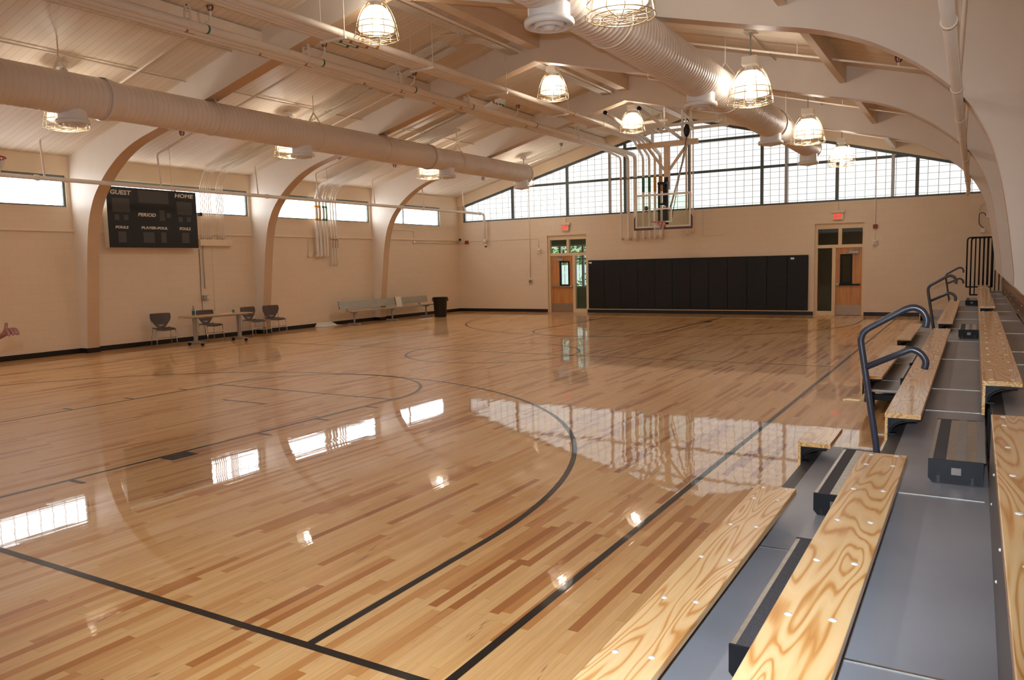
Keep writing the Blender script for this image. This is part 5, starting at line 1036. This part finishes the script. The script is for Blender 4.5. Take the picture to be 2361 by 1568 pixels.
for q, n in ((.095,'a'),(-.095,'b')):
    J('hip'+n, (cx,cy+q,.90), .092); J('kn'+n, (cx+.02,cy+q*1.15,.50), .06); J('cf'+n, (cx-.01,cy+q*1.15,.36), .058); J('an'+n, (cx-.02,cy+q*1.2,.09), .038); J('to'+n, (cx+.14,cy+q*1.4,.045), .036)
    E_ += [('pel','hip'+n),('hip'+n,'kn'+n),('kn'+n,'cf'+n),('cf'+n,'an'+n),('an'+n,'to'+n)]
bo = skin_mesh('body', body, E_, M['skin'], P); skin_to_mesh(bo)
# hand: palm and five separate curled fingers, joined into the body mesh as one continuous figure
d = (HD-wr).normalized(); u_ = Vector((0,0,1)); s_ = d.cross(u_).normalized(); n_ = s_.cross(d)
pc = wr+d*.055
hb = MB()
rings = []
hm_ = bmesh.new()
def chain(pts, rad, seg=10):
    mb = MB(); mb.tube(rnd(pts, .02, 3), [rad]*len(rnd(pts, .02, 3)), seg); return mb
fing = MB()
fing.grid(lambda u, v: wr+d*(-.02+.115*u) + s_*(math.cos(2*PI*v)*(.024+.018*math.sin(PI*min(1,u*.75)))) + n_*(math.sin(2*PI*v)*(.017-.003*u)), 10, 16)
fing.ball(wr+d*.088, (.034,.034,.018), 14, 8)
for k, (q, L) in enumerate(((-.033,.072),(-.011,.082),(.011,.078),(.032,.062))):
    b0 = wr+d*.085+s_*q; b1 = b0+d*L*.42+n_*.018+s_*q*.25; b2 = b1+d*L*.22-n_*.024; b3 = b2-d*L*.10-n_*.026
    fing.tube(rnd([b0-d*.02,b0,b1,b2,b3], .012, 3), .0088, 8); fing.ball(b3, .0086, 8, 6)
t0 = wr+d*.025+s_*-.03+n_*.008; t1 = t0+d*.028-s_*.022+n_*.03; t2 = t1+d*.022+n_*.03; fing.tube(rnd([t0-d*.01,t0,t1,t2], .012, 3), .0105, 8); fing.ball(t2, .0102, 8, 6)
hand = fing.build('raised_hand', M['skin'], P)
bmj = bmesh.new(); bmj.from_mesh(bo.data); bmj.from_mesh(hand.data); bmj.to_mesh(bo.data); bmj.free()
bpy.data.objects.remove(hand)
rm = bo.modifiers.new('skin_blend', 'REMESH'); rm.mode = 'VOXEL'; rm.voxel_size = .0052; rm.use_smooth_shade = True
dg = bpy.context.evaluated_depsgraph_get(); dg.update(); mm = bpy.data.meshes.new_from_object(bo.evaluated_get(dg)); bo.modifiers.clear(); bo.data = mm
b2 = bmesh.new(); b2.from_mesh(mm); todo = set(b2.verts); big = []
while todo:
    st_ = [todo.pop()]; isl = list(st_)
    while st_:
        v = st_.pop()
        for e in v.link_edges:
            q = e.other_vert(v)
            if q in todo: todo.discard(q); st_.append(q); isl.append(q)
    big.append(isl)
big.sort(key=len)
for isl in big[:-1]: bmesh.ops.delete(b2, geom=isl, context='VERTS')
b2.to_mesh(mm); b2.free()
mm.materials.clear(); mm.materials.append(M['skin'])
fc = MB(); hc = Vector((cx+.025,cy,1.66))
for q in (-1,1): fc.ball(hc+Vector((.088,q*.032,.0)), .012, 8, 6, 0)
fc.build('eye', M['paper'], P)
fc = MB()
for q in (-1,1): fc.ball(hc+Vector((.097,q*.032,.0)), .006, 8, 6, 0)
fc.tube([hc+Vector((.092,-.028,-.062)),hc+Vector((.099,0,-.060)),hc+Vector((.092,.028,-.062))], .005, 6); fc.build('face_marking', M['hair'], P)
fc = MB(); fc.ball(hc+Vector((.098,0,-.028)), (.018,.015,.022), 10, 8)
for q in (-1,1): fc.ball(hc+Vector((-.005,q*.094,-.01)), (.018,.010,.03), 10, 8)
fc.build('nose_and_ears', M['skin'], P)
MB().ball(hc+Vector((-.018,0,.04)), (.105,.098,.088), 18, 12).build('hair', M['hair'], P)
# shirt and trousers follow the body a little larger
def cloth(name, keys, mat, grow, ed): 
    o = skin_mesh(name, {k: (body[k][0], (body[k][1][0]+grow, body[k][1][1]+grow) if isinstance(body[k][1], tuple) else body[k][1]+grow) for k in keys}, ed, mat, P); skin_to_mesh(o); return o
body['sc'] = (sl.lerp(el,.94), .058); body['sc2'] = (sr_+Vector((-.01,-.065,-.26)), .056)
cloth('shirt', ['chest','wai','pel','ub','s1','ua','sc','s2','ua2','sc2'], M['shirt'], .018, [('pel','wai'),('wai','chest'),('chest','ub'),('ub','s1'),('s1','ua'),('ua','sc'),('ub','s2'),('s2','ua2'),('ua2','sc2')])
cloth('trousers', ['pel','hipa','kna','cfa','ana','hipb','knb','cfb','anb'], M['cloth'], .014, [('pel','hipa'),('hipa','kna'),('kna','cfa'),('cfa','ana'),('pel','hipb'),('hipb','knb'),('knb','cfb'),('cfb','anb')])
for n in ('a','b'):
    a = body['an'+n][0]; t = body['to'+n][0]; MB().ball(((a.x+t.x)/2+.02,(a.y+t.y)/2,.046), (.15,.055,.046), 16, 10).build('shoe', M['shoe'], P)
# ------------------------------------------------------------------ light
w = bpy.data.worlds.new('world'); bpy.context.scene.world = w; w.use_nodes = True
nt = w.node_tree; bg = nt.nodes['Background']; sky = nt.nodes.new('ShaderNodeTexSky'); sky.sky_type = 'NISHITA'; sky.sun_elevation = math.radians(48); sky.sun_rotation = math.radians(200); sky.sun_disc = False
nt.links.new(sky.outputs[0], bg.inputs[0]); bg.inputs[1].default_value = .12
sn = bpy.data.lights.new('sun', 'SUN'); sn.energy = 2.2; sn.angle = .01; sn.color = (1,.95,.86); so = bpy.data.objects.new('sun', sn); C.objects.link(so); so.rotation_euler = (math.radians(40), 0, math.radians(25))
# the camera's own flash
fl_ = bpy.data.lights.new('camera_flash', 'SPOT'); fl_.energy = FLASH_W; fl_.color = (.80,.90,1.0); fl_.shadow_soft_size = .03; fl_.spot_size = math.radians(88); fl_.spot_blend = .6
fo = bpy.data.objects.new('camera_flash', fl_); C.objects.link(fo); fo.matrix_world = Matrix.Translation(Vector((-.05,0,.14))) @ camo.matrix_world
sc = bpy.context.scene
sc.view_settings.view_transform = 'Standard'; sc.view_settings.look = 'None'; sc.view_settings.exposure = EXPO; sc.view_settings.gamma = 1.0
sc.cycles.use_denoising = True; sc.cycles.max_bounces = 8; sc.cycles.diffuse_bounces = 6; sc.cycles.glossy_bounces = 4; sc.cycles.transparent_max_bounces = 12; sc.cycles.sample_clamp_indirect = 6; sc.cycles.caustics_reflective = False; sc.cycles.caustics_refractive = False
